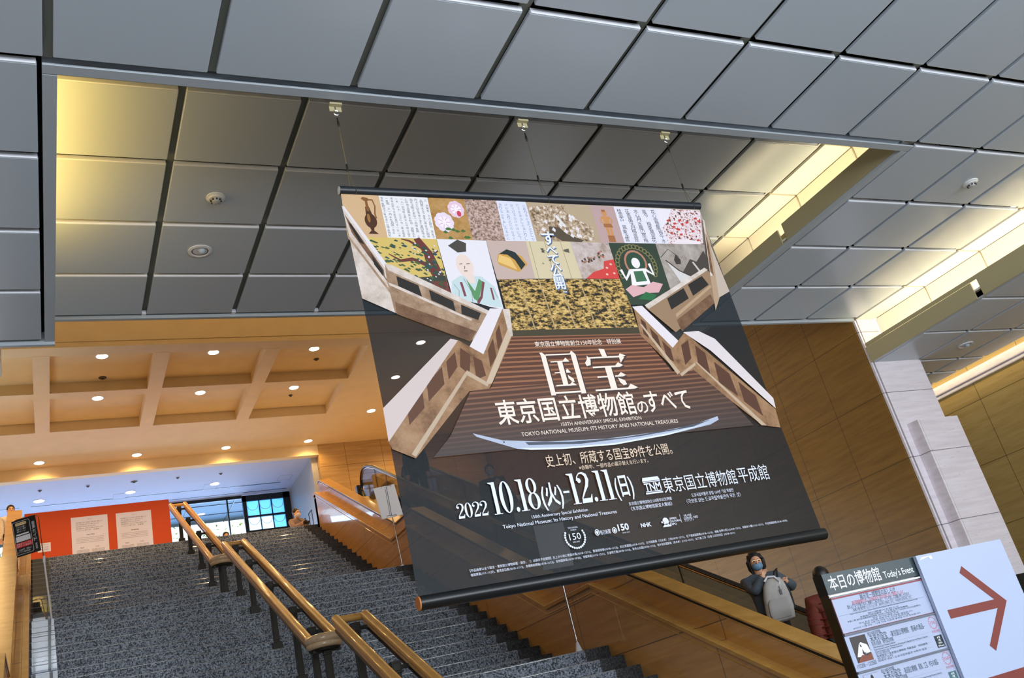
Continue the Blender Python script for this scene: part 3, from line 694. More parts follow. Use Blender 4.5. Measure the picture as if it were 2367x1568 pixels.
g.L.new(pb.outputs[0], mx.inputs[1]); g.L.new(tr.outputs[0], mx.inputs[2]); g.L.new(mx.outputs[0], nt.nodes['Material Output'].inputs[0])
M_FILM = m
xl0, zt = bx(787, 445); xr0, _ = bx(1617, 486); xl1, zb = bx(970, 1398); xr1, _ = bx(1903, 1236)
zt = 4.43; zb = .985
fm = MB(); N = 16
for i in range(N + 1):
    t = i / N
    for j in range(13):
        u = j / 12; xa = xl0 + (xl1 - xl0) * t - .012 * math.sin(PI * t) * -1; xb = xr0 + (xr1 - xr0) * t - .02 * math.sin(PI * t)
        fm.v.append((xa + (xb - xa) * u, BY + .004 * math.sin(u * 19) * t * t, zt + (zb - zt) * t))
for i in range(N):
    for j in range(12): a = i * 13 + j; fm.f.append((a, a + 13, a + 14, a + 1)); fm.m.append(0)
fab = bl(fm).build('fabric', M_FILM, ban, smooth=True, fix=False)
M_ROD = mat('black_rod', (30, 34, 40), .35)
pt = bl(MB().tube([(xl0 - .01, BY + .0, 4.452), (xr0 + .01, BY + .0, 4.452)], .040, 16)).build('top_rod', M_ROD, ban, smooth=True)
pt = bl(MB().tube([(xl1 - .0, BY, .975), (xr1 + .01, BY, .975)], .052, 16)).build('bottom_rod', mat('black_rod_low', (20, 22, 23), .3), ban, smooth=True)
bl(MB().tube([(xl1 - .012, BY, .975), (xl1 - .001, BY, .975)], .05, 16)).build('rod_end', mat('rod_end_wood', (196, 120, 60), .5), pt, smooth=True)
bl(MB().tube([(xl0 - .012, BY, 4.452), (xl0 - .004, BY, 4.452)], .036, 14)).build('rod_end', M_WHITE, ban, smooth=True)

LAY = [0]
def pm(col, rough=.4): return mat('print_%d_%d_%d' % col, col, rough, spec=.3)
def shapes(name, items, lab=None, parent=None):
    """printed shapes: list of (rgb or material, [photo pixels on the banner plane])"""
    mats = []; m = MB()
    for col, pts in items:
        mt = pm(col) if isinstance(col, tuple) else col
        if mt not in mats: mats.append(mt)
        LAY[0] += 1; y = BY - .006 - LAY[0] * .00002
        m.poly([(p[0], y, p[1]) for p in (bx(*q) for q in pts)], mats.index(mt))
    o = bl(m).build(name, mats, parent or ban, fix=False)
    if lab: o['label'] = lab
    return o
def speck(name, cols, scale, base=None, stretch=(1, 1, 1), pos=None):
    m = bpy.data.materials.new(name); m.use_nodes = True; g = NT(m); b = m.node_tree.nodes['Principled BSDF']
    tc = g.node('ShaderNodeTexCoord'); mp = g.node('ShaderNodeMapping'); mp.inputs['Scale'].default_value = stretch; g.L.new(tc.outputs['Object'], mp.inputs[0])
    n = g.node('ShaderNodeTexNoise'); n.inputs['Scale'].default_value = scale; n.inputs['Detail'].default_value = 5; n.inputs['Roughness'].default_value = .7; g.L.new(mp.outputs[0], n.inputs['Vector'])
    r = g.node('ShaderNodeValToRGB'); r.color_ramp.interpolation = 'LINEAR'; g.L.new(n.outputs['Fac'], r.inputs['Fac'])
    pos = pos or [.3 + .4 * i / (len(cols) - 1) for i in range(len(cols))]
    e = r.color_ramp.elements; e[0].position = pos[0]; e[0].color = srgb(*cols[0]); e[1].position = pos[-1]; e[1].color = srgb(*cols[-1])
    for c, p in list(zip(cols, pos))[1:-1]: q = e.new(p); q.color = srgb(*c)
    g.L.new(r.outputs[0], b.inputs['Base Color']); b.inputs['Roughness'].default_value = .4; b.inputs['Specular IOR Level'].default_value = .3
    return m
def lerp(a, b, t): return (a[0] + (b[0] - a[0]) * t, a[1] + (b[1] - a[1]) * t)
def quadmap(q):                   # q: tl, tr, br, bl in photo pixels -> function of (u, v), v down
    return lambda u, v: lerp(lerp(q[0], q[1], u), lerp(q[3], q[2], u), v)
def ell(f, cx, cy, rx, ry, n=18, a0=0, a1=2 * PI):
    return [f(cx + rx * math.cos(a0 + (a1 - a0) * i / n), cy + ry * math.sin(a0 + (a1 - a0) * i / n)) for i in range(n if a1 - a0 > 6.2 else n + 1)]
def strokes(f, pts, w):           # a flat brush line through (u, v) points
    L = []; R = []
    for i, p in enumerate(pts):
        a = pts[max(0, i - 1)]; b = pts[min(len(pts) - 1, i + 1)]
        dx, dy = b[0] - a[0], b[1] - a[1]; k = math.hypot(dx, dy) or 1
        ww = w[i] if isinstance(w, (list, tuple)) else w
        L.append(f(p[0] - dy / k * ww, p[1] + dx / k * ww)); R.append(f(p[0] + dy / k * ww, p[1] - dx / k * ww))
    return L + R[::-1]
T1 = [(787, 446), (874, 450), (987, 457), (1071, 461), (1146, 465), (1214, 468), (1363, 476), (1417, 479), (1515, 483), (1617, 488)]
B1 = [(803, 548), (896, 551), (1008, 554), (1093, 558), (1168, 559), (1240, 560), (1388, 562), (1443, 563), (1545, 565), (1625, 566)]
tile = lambda i: (T1[i], T1[i + 1], B1[i + 1], B1[i])
quad = lambda f: [f(0, 0), f(1, 0), f(1, 1), f(0, 1)]
rr = random.Random(4)
# --- top row of the collage
f = quadmap(tile(0)); it = [((204, 168, 128), quad(f))]
BR = (74, 44, 26); BR2 = (128, 84, 44)
it += [(BR, ell(f, .66, .62, .155, .17)), (BR, [f(.58, .30), f(.68, .30), f(.74, .52), f(.56, .52)]), (BR2, [f(.60, .14), f(.66, .14), f(.68, .40), f(.60, .40)]), (BR2, [f(.50, .12), f(.56, .08), f(.70, .10), f(.68, .17), f(.58, .17)]),
       (BR, [f(.60, .76), f(.72, .76), f(.70, .84), f(.80, .92), f(.54, .92), f(.63, .84)]), (BR2, strokes(f, [(.68, .14), (.80, .14), (.84, .28), (.80, .46), (.82, .56)], .018)), ((150, 104, 58), ell(f, .62, .56, .04, .10))]
shapes('jug_picture', it)
def calligraphy(name, q, bg_, ink, cols, rows, seed, chars, size=1.0, mat_=None):
    f = quadmap(q); shapes(name + '_paper', [(bg_, quad(f))])
    m = MB(); r_ = random.Random(seed); LAY[0] += 1; y = BY - .006 - LAY[0] * .00002
    (xa, za), (xb, _) = bx(*f(0, .5)), bx(*f(1, .5)); cw = (xb - xa) / cols * .62 * size
    for c in range(cols):
        for k in range(rows):
            if r_.random() < .04: continue
            x, z = bx(*f((c + .5 + r_.uniform(-.06, .06)) / cols, .06 + (k + .8 + r_.uniform(-.1, .1)) / rows * .92))
            text(r_.choice(chars), x - cw / 2, x + cw / 2, z, None, y, bold=0, m=m)
    bl(m).build(name + '_ink', pm(ink), ban, fix=False)
KAN = '人是之也内如其言金剛時今大小力天地一三五山水本日月火木土文字有無心王中国'
calligraphy('sutra', tile(1), (226, 222, 222), (52, 50, 52), 10, 15, 3, KAN, .86)
f = quadmap(tile(2)); it = [(speck('ochre_silk', [(150, 108, 52), (176, 134, 78), (188, 148, 96)], 9), quad(f))]
for cx, cy, s, c in ((.32, .58, .28, (226, 208, 222)), (.72, .26, .24, (222, 190, 204))):
    for k in range(9):
        a = k * 2 * PI / 9; it.append((c, ell(f, cx + s * .55 * math.cos(a), cy + s * .5 * math.sin(a), s * .42, s * .36, 10)))
    it.append(((238, 224, 236), ell(f, cx, cy, s * .6, s * .5)))
    for k in range(7): a = k * .9; it.append(((206, 160, 184), strokes(f, [(cx + .05 * math.cos(a), cy + .05 * math.sin(a)), (cx + s * .6 * math.cos(a), cy + s * .5 * math.sin(a))], .008)))
it.append(((196, 60, 84), ell(f, .78, .36, .06, .07)))
for k in range(9): x, y_ = rr.uniform(.25, .95), rr.uniform(.72, .98); it.append(((70, 106, 56), [f(x - .07, y_), f(x, y_ - .05), f(x + .08, y_), f(x, y_ + .03)]))
shapes('flower_picture', it)
shapes('speckled_paper', [(speck('dense_script', [(70, 56, 48), (150, 122, 106), (188, 160, 148), (206, 182, 176)], 46, pos=[.34, .45, .55, .7]), quad(quadmap(tile(3))))])
calligraphy('letter', tile(4), (214, 214, 230), (120, 118, 140), 5, 11, 8, 'のしてにをはかなりけるあひと', .7)
f = quadmap(tile(5)); it = [((178, 156, 128), quad(f)), (speck('garden_scene', [(84, 66, 50), (158, 132, 104), (190, 166, 140), (222, 212, 206)], 26, pos=[.36, .45, .54, .62]), [f(.02, .12), f(.55, .03), f(.62, .3), f(.95, .6), f(.9, .97), f(.3, .97), f(.02, .8)])]
it += [((150, 122, 92), strokes(f, [(.34, .98), (.36, .6), (.42, .3), (.6, .04)], [.02, .016, .012, .006])), ((84, 72, 56), [f(.25, .6), f(.42, .62), f(.5, .78), f(.74, .94), f(.7, 1), f(.4, .97), f(.24, .78)])]
for k in range(16): x, y_ = rr.uniform(.1, .72), rr.uniform(.3, .92); it.append(((222, 214, 214), [f(x, y_), f(x + .03, y_ - .07), f(x + .06, y_), f(x + .04, y_ + .06)]))
shapes('garden_picture', it)
f = quadmap(tile(6)); it = [((182, 152, 148), quad(f))]; CL = (196, 138, 84); CL2 = (160, 102, 60)
it += [(CL, ell(f, .5, .2, .11, .075)), (CL2, [f(.40, .10), f(.58, .10), f(.56, .16), f(.42, .16)]), (CL, [f(.34, .28), f(.66, .28), f(.62, .48), f(.40, .48)]), (CL2, [f(.34, .48), f(.68, .48), f(.72, .58), f(.34, .58)]), (CL, [f(.40, .58), f(.52, .58), f(.50, .84), f(.40, .84)]), (CL, [f(.55, .58), f(.66, .58), f(.64, .84), f(.54, .84)]), (CL2, [f(.38, .80), f(.66, .80), f(.66, .98), f(.38, .98)]),
       (CL, strokes(f, [(.36, .30), (.26, .42), (.34, .46)], .03)), (CL, strokes(f, [(.64, .30), (.76, .40), (.68, .46)], .03))]
shapes('clay_figure_picture', it)
calligraphy('poem', tile(7), (220, 216, 226), (44, 42, 46), 5, 8, 12, '萬東枝梅是風月花古今雲山水心', .8)
f = quadmap(tile(8)); it = [(speck('battle_scroll', [(44, 60, 50), (188, 70, 60), (222, 206, 206), (228, 220, 226), (186, 120, 104), (50, 44, 42)], 22, pos=[.38, .42, .46, .56, .59, .63]), quad(f)), ((226, 218, 224), [f(0, 0), f(.35, 0), f(.15, .4), f(0, .5)]), ((228, 214, 216), [f(.3, .85), f(.9, .9), f(.9, 1), f(.1, 1)])]
for k in range(14): x, y_ = rr.uniform(.1, .9), rr.uniform(.15, .9); it.append(((190, 64, 56), [f(x, y_), f(x + .07, y_ - .02), f(x + .09, y_ + .03), f(x + .02, y_ + .05)]))
shapes('crowd_scroll_picture', it)
# --- second row
f = quadmap(((843, 549), (1008, 554), (1042, 690), (905, 640)))
it = [((206, 178, 100), [(843, 549), (1008, 554), (1042, 688), (900, 622)])]
TB = (104, 52, 46)
it += [(TB, strokes(f, [(.72, 0), (.82, .25), (.84, .5), (.9, .8), (1.0, 1.0)], [.05, .07, .10, .10, .06])), (TB, strokes(f, [(.8, .5), (.55, .42), (.35, .5), (.2, .38)], [.05, .035, .03, .012])), (TB, strokes(f, [(.78, .2), (.6, .05), (.5, .02)], [.03, .02, .01])), (TB, strokes(f, [(.86, .3), (.98, .2)], [.02, .012]))]
it += [((58, 62, 52), [f(.55, .78), f(1, .62), f(1, 1), f(.7, .95)]), ((110, 58, 50), [f(.72, .8), f(1, .72), f(1, .98), f(.85, .97)])]
for k in range(110):
    x, y_ = rr.uniform(.02, .98), rr.uniform(.03, .9); s = rr.uniform(.02, .05); it.append((rr.choice([(60, 84, 52), (48, 74, 62), (76, 96, 60), (44, 78, 84)]), [f(x - s, y_), f(x, y_ - s * .8), f(x + s, y_), f(x + s * .3, y_ + s * .6)]))
for k in range(22): x, y_ = rr.uniform(.6, .95), rr.uniform(.08, .8); it.append(((214, 206, 220), ell(f, x, y_, .014, .014, 7)))
shapes('old_tree_picture', it)
f = quadmap(((1008, 554), (1122, 558), (1162, 716), (1044, 700)))
it = [((222, 216, 220), [(1008, 554), (1122, 558), (1163, 716), (1135, 712), (1044, 684)])]
ROBE = (190, 206, 206)
it += [(ROBE, [f(.02, .92), f(.10, .66), f(.30, .56), f(.72, .54), f(.94, .68), f(1.0, .98), f(.8, .98), f(.4, .96)]), ((226, 204, 192), ell(f, .44, .40, .17, .18)), ((226, 204, 192), [f(.38, .54), f(.58, .52), f(.56, .66), f(.44, .66)]),
       ((70, 66, 60), [f(.20, .10), f(.42, .0), f(.58, .05), f(.54, .18), f(.36, .2)]), ((88, 140, 92), [f(.40, .60), f(.52, .78), f(.66, .58), f(.72, .62), f(.54, .94), f(.46, .9)]), ((120, 66, 72), strokes(f, [(.28, .66), (.30, .88)], .025)), ((120, 66, 72), strokes(f, [(.74, .62), (.62, .86), (.52, .96)], .022)), ((120, 66, 72), strokes(f, [(.86, .70), (.86, .88)], .018))]
for a, b in (((.34, .38), (.40, .37)), ((.48, .37), (.55, .36)), ((.40, .48), (.47, .475)), ((.44, .40), (.42, .45))): it.append(((84, 70, 66), strokes(f, [a, b], .006)))
for pts in ([(.12, .7), (.2, .8), (.16, .92)], [(.9, .7), (.95, .85)], [(.35, .6), (.45, .8), (.42, .95)]): it.append(((96, 112, 112), strokes(f, pts, .004)))
shapes('robed_figure_picture', it)
f = quadmap(((1122, 558), (1214, 559), (1236, 646), (1148, 648)))
it = [((190, 166, 156), quad(f)), ((198, 150, 74), [f(.14, .52), f(.22, .34), f(.48, .24), f(.80, .40), f(.90, .62), f(.62, .82), f(.16, .62)]), ((224, 184, 110), [f(.15, .54), f(.24, .36), f(.50, .46), f(.60, .76)]), ((34, 44, 44), [f(.24, .34), f(.46, .22), f(.66, .30), f(.84, .62), f(.70, .76), f(.60, .5), f(.44, .36)])]
shapes('lacquer_box_picture', it)
f = quadmap(((1214, 559), (1316, 561), (1345, 646), (1236, 646)))
it = [((206, 190, 156), quad(f))]
for u in (.08, .42, .78): it.append(((160, 142, 106), strokes(f, [(u, 0), (u, 1)], .006)))
for cx, cy, s in ((.33, .25, .07), (.42, .5, .05), (.85, .25, .07), (.25, .6, .04), (.46, .75, .05)):
    for k in range(6): it.append(((92, 88, 72), [f(cx + rr.uniform(-s, s), cy + rr.uniform(-s, s)) for _ in range(3)]))
shapes('folding_screen_picture', it)
f = quadmap(((1316, 561), (1405, 563), (1431, 646), (1345, 646)))
it = [(speck('misty_scroll', [(150, 128, 112), (186, 168, 160), (206, 192, 190)], 12), quad(f)), ((204, 66, 62), [f(.1, 1), f(.35, .82), f(.66, .72), f(.72, .52), f(1, .46), f(1, 1)])]
for k in range(26): x = rr.uniform(.05, .8); y_ = .62 - .45 * x + rr.uniform(-.08, .08); it.append((rr.choice([(176, 84, 64), (70, 60, 54), (150, 112, 90)]), [f(x, y_), f(x + .05, y_ - .02), f(x + .06, y_ + .04), f(x + .01, y_ + .05)]))
for x, y_ in ((.75, .7), (.88, .6), (.7, .88), (.9, .85)): it.append(((222, 180, 160), ell(f, x, y_, .035, .03, 8)))
shapes('red_scroll_picture', it)
f = quadmap(((1405, 563), (1513, 565), (1548, 690), (1446, 706)))
it = [((48, 62, 48), [(1405, 563), (1513, 565), (1546, 668), (1496, 706), (1452, 706)])]
for k in range(22):
    a = PI * (.86 + 1.3 * k / 21); it.append(((128, 118, 72), ell(f, .46 + .40 * math.cos(a), .40 + .34 * math.sin(a), .05, .045, 9))); it.append(((34, 56, 42), ell(f, .46 + .40 * math.cos(a), .40 + .34 * math.sin(a), .03, .028, 9)))
it += [((176, 122, 98), ell(f, .46, .34, .24, .22)), ((44, 72, 54), ell(f, .46, .34, .20, .185)), ((232, 226, 222), ell(f, .46, .34, .09, .09)), ((232, 226, 222), [f(.30, .44), f(.62, .44), f(.66, .72), f(.24, .72)]), ((232, 226, 222), strokes(f, [(.30, .46), (.16, .60), (.10, .44)], .028)), ((232, 226, 222), strokes(f, [(.62, .46), (.78, .56), (.74, .36)], .028)), ((60, 104, 74), [f(.36, .48), f(.56, .48), f(.6, .66), f(.36, .66)]),
       ((214, 166, 168), [f(.08, .76), f(.24, .70), f(.48, .76), f(.72, .68), f(.92, .74), f(.78, .88), f(.46, .86), f(.2, .9)]), ((40, 104, 62), [f(.30, .94), f(.5, .84), f(.72, .92), f(.6, 1.0)])]
shapes('seated_deity_picture', it)
f = quadmap(((1513, 565), (1626, 567), (1650, 660), (1548, 672)))
it = [(speck('ink_mist', [(120, 108, 98), (160, 148, 138), (182, 172, 164)], 7), [(1513, 565), (1626, 567), (1632, 622), (1548, 672)])]
it += [((70, 62, 56), [f(.3, .75), f(.62, .35), f(.74, .42), f(.95, .15), f(1, .5), f(.98, .8), f(.6, .95)]), ((206, 200, 196), [f(.10, .35), f(.3, .6), f(.6, .8), f(.75, .98), f(.35, 1.0), f(.28, .85)]), ((54, 48, 44), strokes(f, [(.1, .36), (.32, .6), (.62, .8), (.72, .95)], .012)), ((190, 182, 176), strokes(f, [(.66, .42), (.78, .7), (.9, .8)], .02)), ((74, 66, 60), strokes(f, [(.02, .3), (.22, .12), (.4, .3)], .008)), ((60, 54, 48), [f(.28, .36), f(.34, .24), f(.42, .36), f(.40, .46), f(.30, .46)])]
shapes('ink_mountain_picture', it)
# --- gold screen
gold = speck('gold_screen_town', [(24, 22, 18), (66, 54, 30), (150, 118, 58), (200, 162, 92), (214, 184, 120)], 30, stretch=(.7, 1, 1.5), pos=[.40, .45, .50, .55, .62])
it = [(gold, [(1150, 648), (1431, 647), (1456, 706), (1478, 774), (1182, 780), (1168, 718)])]
for k in range(1, 6):
    t = k / 6; it.append(((176, 150, 104), [(1150 + 281 * t - 1.5, 648), (1150 + 281 * t + 1.5, 648), (1190 + 284 * t + 1.5, 768), (1190 + 284 * t - 1.5, 768)]))
it.append(((64, 56, 36), [(1180, 766), (1474, 758), (1478, 776), (1182, 782)]))
shapes('gold_screen_picture', it)
# --- printed staircase
ST1 = speck('print_pale_stone', [(176, 158, 144), (206, 190, 178), (222, 210, 202)], 6); ST2 = speck('print_tan_stone', [(122, 92, 68), (160, 130, 104), (184, 158, 132)], 7); ST3 = speck('print_brown_stone', [(84, 56, 38), (116, 84, 60), (134, 104, 80)], 6); STB = speck('print_warm_stone', [(108, 74, 46), (150, 112, 78), (170, 134, 100)], 6); DKB, SL = (38, 34, 30), (34, 42, 47)
WH = (222, 212, 214)
it = [(ST1, [(789, 478), (888, 614), (910, 700), (914, 726), (836, 692), (806, 548)]), (ST3, [(795, 497), (886, 626), (888, 640), (905, 668), (812, 540)]), (WH, [(789, 478), (795, 480), (893, 612), (888, 622)]), (ST2, [(803, 544), (908, 682), (908, 690), (803, 552)]), (DKB, [(803, 515), (812, 522), (842, 568), (830, 562)]), (DKB, [(856, 588), (884, 628), (884, 640), (864, 614)])]
it += [(ST2, [(888, 612), (905, 616), (1130, 722), (1132, 775), (1085, 790), (912, 725), (893, 650)]), (ST1, [(888, 612), (905, 615), (1132, 722), (1130, 731), (896, 627)]), (DKB, [(915, 640), (966, 662), (975, 690), (920, 666)]), (DKB, [(990, 672), (1046, 698), (1052, 722), (996, 696)]), (DKB, [(1064, 706), (1110, 726), (1104, 742), (1066, 728)]), (ST1, [(896, 655), (920, 664), (1090, 740), (1088, 744), (900, 662)]), (ST3, [(912, 700), (1100, 768), (1086, 792), (916, 728)])]
it += [(STB, [(1057, 788), (1116, 820), (1160, 716), (1174, 716), (1184, 782), (1130, 900), (1084, 906), (1060, 935), (960, 1062), (905, 1040), (897, 1022)])]
for p in ([(1062, 806), (1086, 822), (1084, 868), (1062, 850)], [(1092, 826), (1112, 836), (1122, 870), (1100, 880)], [(1126, 812), (1138, 784), (1146, 826), (1132, 852)], [(1144, 772), (1152, 752), (1160, 790), (1150, 812)], [(1030, 838), (1050, 816), (1056, 850), (1036, 880)], [(985, 890), (1020, 850), (1026, 890), (990, 930)], [(940, 945), (975, 905), (980, 945), (945, 985)]): it.append(((92, 56, 34), p))
it += [((196, 172, 146), [(1172, 762), (1180, 780), (1136, 888), (1120, 892)]), ((188, 164, 138), [(1072, 866), (1078, 870), (960, 1058), (950, 1052)]), ((188, 164, 138), [(1072, 866), (1126, 896), (1128, 888), (1078, 858)])]
it += [(WH, [(1131, 715), (1160, 715), (1116, 821), (1084, 803)]), ((206, 188, 182), [(1040, 785), (1057, 789), (1052, 796), (897, 1024), (884, 946)]), (ST1, [(1160, 716), (1176, 716), (1184, 778), (1176, 780)])]
n = 27
tl = [(1182, 780), (1133, 900), (1086, 906), (1040, 1010), (1000, 1060)]; tr = [(1478, 773), (1562, 872), (1600, 856), (1690, 930), (1740, 985)]
def along(L, t):
    d = [0]
    for a, b in zip(L, L[1:]): d.append(d[-1] + math.hypot(b[0] - a[0], b[1] - a[1]))
    s = t * d[-1]
    for i in range(len(L) - 1):
        if s <= d[i + 1]: return lerp(L[i], L[i + 1], (s - d[i]) / (d[i + 1] - d[i]))
    return L[-1]
for k in range(n):
    t0, t1, tm = (k / n) ** 1.15, ((k + 1) / n) ** 1.15, ((k + .38) / n) ** 1.15
    fd = max(0, (k - 12) / 15.0); fd = min(1, fd)
    mixc = lambda c: tuple(int(a + (b - a) * fd * .92) for a, b in zip(c, (62, 52, 50)))
    it.append((mixc((146, 96, 66)), [along(tl, t0), along(tr, t0), along(tr, tm), along(tl, tm)])); it.append((mixc((86, 50, 32)), [along(tl, tm), along(tr, tm), along(tr, t1), along(tl, t1)]))
it += [(STB, [(1462, 712), (1553, 806), (1580, 770), (1790, 948), (1802, 990), (1760, 985), (1690, 930), (1600, 856), (1570, 868), (1478, 776)])]
for p in ([(1478, 738), (1490, 748), (1498, 784), (1486, 774)], [(1500, 760), (1518, 778), (1528, 812), (1510, 798)], [(1528, 790), (1548, 808), (1556, 838), (1540, 830)], [(1572, 800), (1588, 788), (1596, 830), (1582, 846)], [(1604, 800), (1628, 818), (1640, 868), (1612, 846)], [(1648, 838), (1684, 866), (1704, 918), (1660, 886)], [(1704, 884), (1744, 916), (1762, 964), (1718, 930)]): it.append(((84, 50, 32), p))
it += [((188, 164, 138), [(1476, 750), (1482, 752), (1570, 862), (1564, 868)]), ((188, 164, 138), [(1604, 838), (1610, 840), (1770, 985), (1758, 985)]), ((188, 164, 138), [(1570, 866), (1604, 840), (1606, 846), (1574, 872)])]
it += [(WH, [(1459, 711), (1482, 709), (1566, 790), (1553, 806)]), ((216, 204, 204), [(1577, 770), (1612, 767), (1650, 785), (1785, 922), (1791, 946), (1690, 856), (1640, 812)])]
it += [((150, 120, 92), [(1490, 712), (1628, 624), (1642, 634), (1650, 700), (1560, 770)]), (ST1, [(1488, 708), (1626, 621), (1634, 626), (1498, 716)]), (DKB, [(1588, 660), (1620, 640), (1636, 660), (1600, 686)]), (DKB, [(1540, 692), (1578, 668), (1590, 692), (1550, 718)]), (ST3, [(1562, 742), (1640, 682), (1650, 702), (1574, 768)]), ((180, 150, 118), [(1560, 728), (1640, 660), (1642, 666), (1562, 736)])]
it += [((176, 148, 120), [(1622, 510), (1628, 520), (1648, 600), (1664, 680), (1652, 720), (1640, 640)]), (ST1, [(1622, 508), (1626, 512), (1645, 640), (1640, 640)]), ((188, 170, 154), [(1630, 520), (1641, 570), (1684, 676), (1660, 690), (1646, 600)]), (ST3, [(1628, 540), (1636, 568), (1648, 640), (1640, 630)])]
shapes('staircase_picture', it)
# --- sword
it = [((176, 184, 204), [(1091, 1004), (1160, 1020), (1260, 1023), (1400, 1016), (1520, 1000), (1600, 984), (1656, 964), (1659, 972), (1640, 983), (1540, 1008), (1420, 1030), (1300, 1040), (1225, 1042), (1195, 1040), (1100, 1012)]),
      ((70, 78, 92), [(1212, 1024), (1320, 1023), (1440, 1013), (1560, 993), (1640, 972), (1600, 988), (1480, 1010), (1340, 1028), (1220, 1031)]), ((222, 230, 244), [(1200, 1038), (1300, 1036), (1420, 1026), (1540, 1004), (1640, 979), (1540, 1008), (1420, 1030), (1300, 1040), (1225, 1042)]), ((30, 30, 34), [(1161, 1023), (1164, 1022), (1165, 1026), (1162, 1026)])]
shapes('sword_picture', it)
# --- lettering
def nxt(): LAY[0] += 1; return BY - .0075 - LAY[0] * .00002
M_CREAM = mat('cream_print', (240, 222, 206), .4); M_TXT = mat('pale_print', (224, 228, 244), .4); M_TAN = mat('tan_print', (230, 204, 176), .4); M_SHADOW = mat('blue_shadow_print', (70, 96, 140), .5); M_DKSH = mat('brown_shadow_print', (58, 34, 24), .5)
def bt(s, p0, p1, hpx=None, bold=0, m=None, y=None):
    (x0, z0), (x1, z1) = bx(*p0), bx(*p1)
    h = None
    if hpx: h = (bx(p0[0], p0[1] - hpx)[1] - z0)
    return text(s, x0, x1, (z0 + z1) / 2, h, nxt() if y is None else y, bold=bold, m=m)
def mincho(fn, glyph, m, y):
    for i, poly in enumerate(glyph): m.poly([(lambda q: (q[0], y - i * .00001, q[1]))(fn(u, v)) for u, v in poly])
KUNI = [[(.03, 1), (.10, 1), (.17, .93), (.17, .0), (.05, 0), (.05, .93)], [(.17, .955), (.80, .955), (.80, .925), (.17, .925)], [(.78, .93), (.86, 1.02), (.95, .93), (.95, .0), (.82, 0), (.82, .93)], [(.17, .07), (.82, .07), (.82, .03), (.17, .03)],
        [(.25, .76), (.74, .76), (.66, .86), (.58, .79), (.25, .785)], [(.28, .50), (.70, .50), (.63, .60), (.56, .53), (.28, .525)], [(.24, .20), (.76, .20), (.68, .30), (.60, .235), (.24, .23)], [(.42, .77), (.55, .77), (.55, .21), (.42, .21)], [(.60, .45), (.72, .36), (.73, .27), (.67, .28), (.60, .38)]]
TAKA = [[(.40, 1.04), (.52, 1.02), (.54, .84), (.43, .84)], [(.10, .88), (.16, .78), (.13, .64), (.04, .62), (.02, .70), (.08, .78)], [(.12, .80), (.88, .80), (.96, .84), (.84, .90), (.80, .84), (.12, .835)], [(.80, .80), (.92, .80), (.80, .66)], [(.16, .56), (.76, .56), (.84, .60), (.74, .68), (.66, .60), (.16, .60)], [(.20, .32), (.76, .32), (.84, .35), (.74, .43), (.66, .355), (.20, .355)], [(.08, .0), (.94, .0), (1.02, .03), (.88, .13), (.80, .04), (.08, .04)], [(.42, .58), (.56, .58), (.56, .02), (.42, .02)], [(.64, .30), (.78, .22), (.80, .12), (.72, .10), (.66, .18)]]
(k0, kz0), (k1, kz1) = bx(1268, 918), bx(1240, 812)
ka, kb = bx(1268, 917)[0], bx(1357, 908)[0]; kz = bx(1268, 917)[1]; kh = 0.397
ta, tb = bx(1366, 905)[0], bx(1469, 893)[0]
for dx, dz, mt, nm in ((.012, -.014, M_DKSH, 'title_shadow'), (0, 0, M_CREAM, 'title_lettering')):
    m = MB(); y = nxt()
    mincho(lambda u, v: (ka + dx + (kb - ka) * u, kz + dz + kh * v), KUNI, m, y); mincho(lambda u, v: (ta + dx + (tb - ta) * u, kz + .012 + dz + kh * .97 * v), TAKA, m, y)
    for pp, ss in (((1152, 984), '東京国立博物館'), ((1472, 950), 'の'), ((1496, 955), 'すべて')):
        q1 = {'東京国立博物館': (1470, 950), 'の': (1497, 946), 'すべて': (1595, 940)}[ss]; hp = {'東京国立博物館': 46, 'の': 27, 'すべて': 42}[ss]
        (x0, z0), (x1, _) = bx(*pp), bx(*q1); text(ss, x0 + dx * .6, x1 + dx * .6, kz - .205 + dz * .6 - (.01 if ss == 'の' else 0), bx(pp[0], pp[1] - hp)[1] - z0, y, bold=.012, m=m)
    bl(m).build(nm, mt, ban, fix=False)
def pline(nm, mt, *q):
    bl(bt(*q, m=MB())).build(nm, mt, ban, fix=False)
for q in (('東京国立博物館創立150年記念　特別展', (1235, 803), (1434, 796), 10, .005), ('150TH ANNIVERSARY SPECIAL EXHIBITION', (1296, 987), (1481, 972), 9, 0), ('TOKYO NATIONAL MUSEUM: ITS HISTORY AND NATIONAL TREASURES', (1204, 1010), (1566, 980), 10, 0)): pline('subtitle_line', M_CREAM, *q)
for q in (('史上初、所蔵する国宝89件を公開。', (1262, 1079), (1553, 1050), 23, 0), ('※会期中、一部作品の展示替えを行います。', (1337, 1087), (1497, 1071), 8.5, 0)): pline('tagline', M_TAN, *q)
for d, mt, nm in ((.008, M_SHADOW, 'vertical_shadow'), (0, M_WHITE, 'vertical_lettering')):
    m = MB(); y = nxt()
    for s, p0, p1, hp in (('す', (1255, 566), (1284, 566), 26), ('べ', (1262, 589), (1287, 588), 18), ('て', (1268, 612), (1292, 611), 20), ('公', (1274, 640), (1300, 638), 24), ('開', (1283, 668), (1306, 665), 24), ('。', (1300, 678), (1309, 677), 8)):
        (x0, z0), (x1, _) = bx(*p0), bx(*p1); text(s, x0 + d, x1 + d, z0 - d, bx(p0[0], p0[1] - hp)[1] - z0, y, bold=.02 + d, m=m)
    bl(m).build(nm, mt, ban, fix=False)
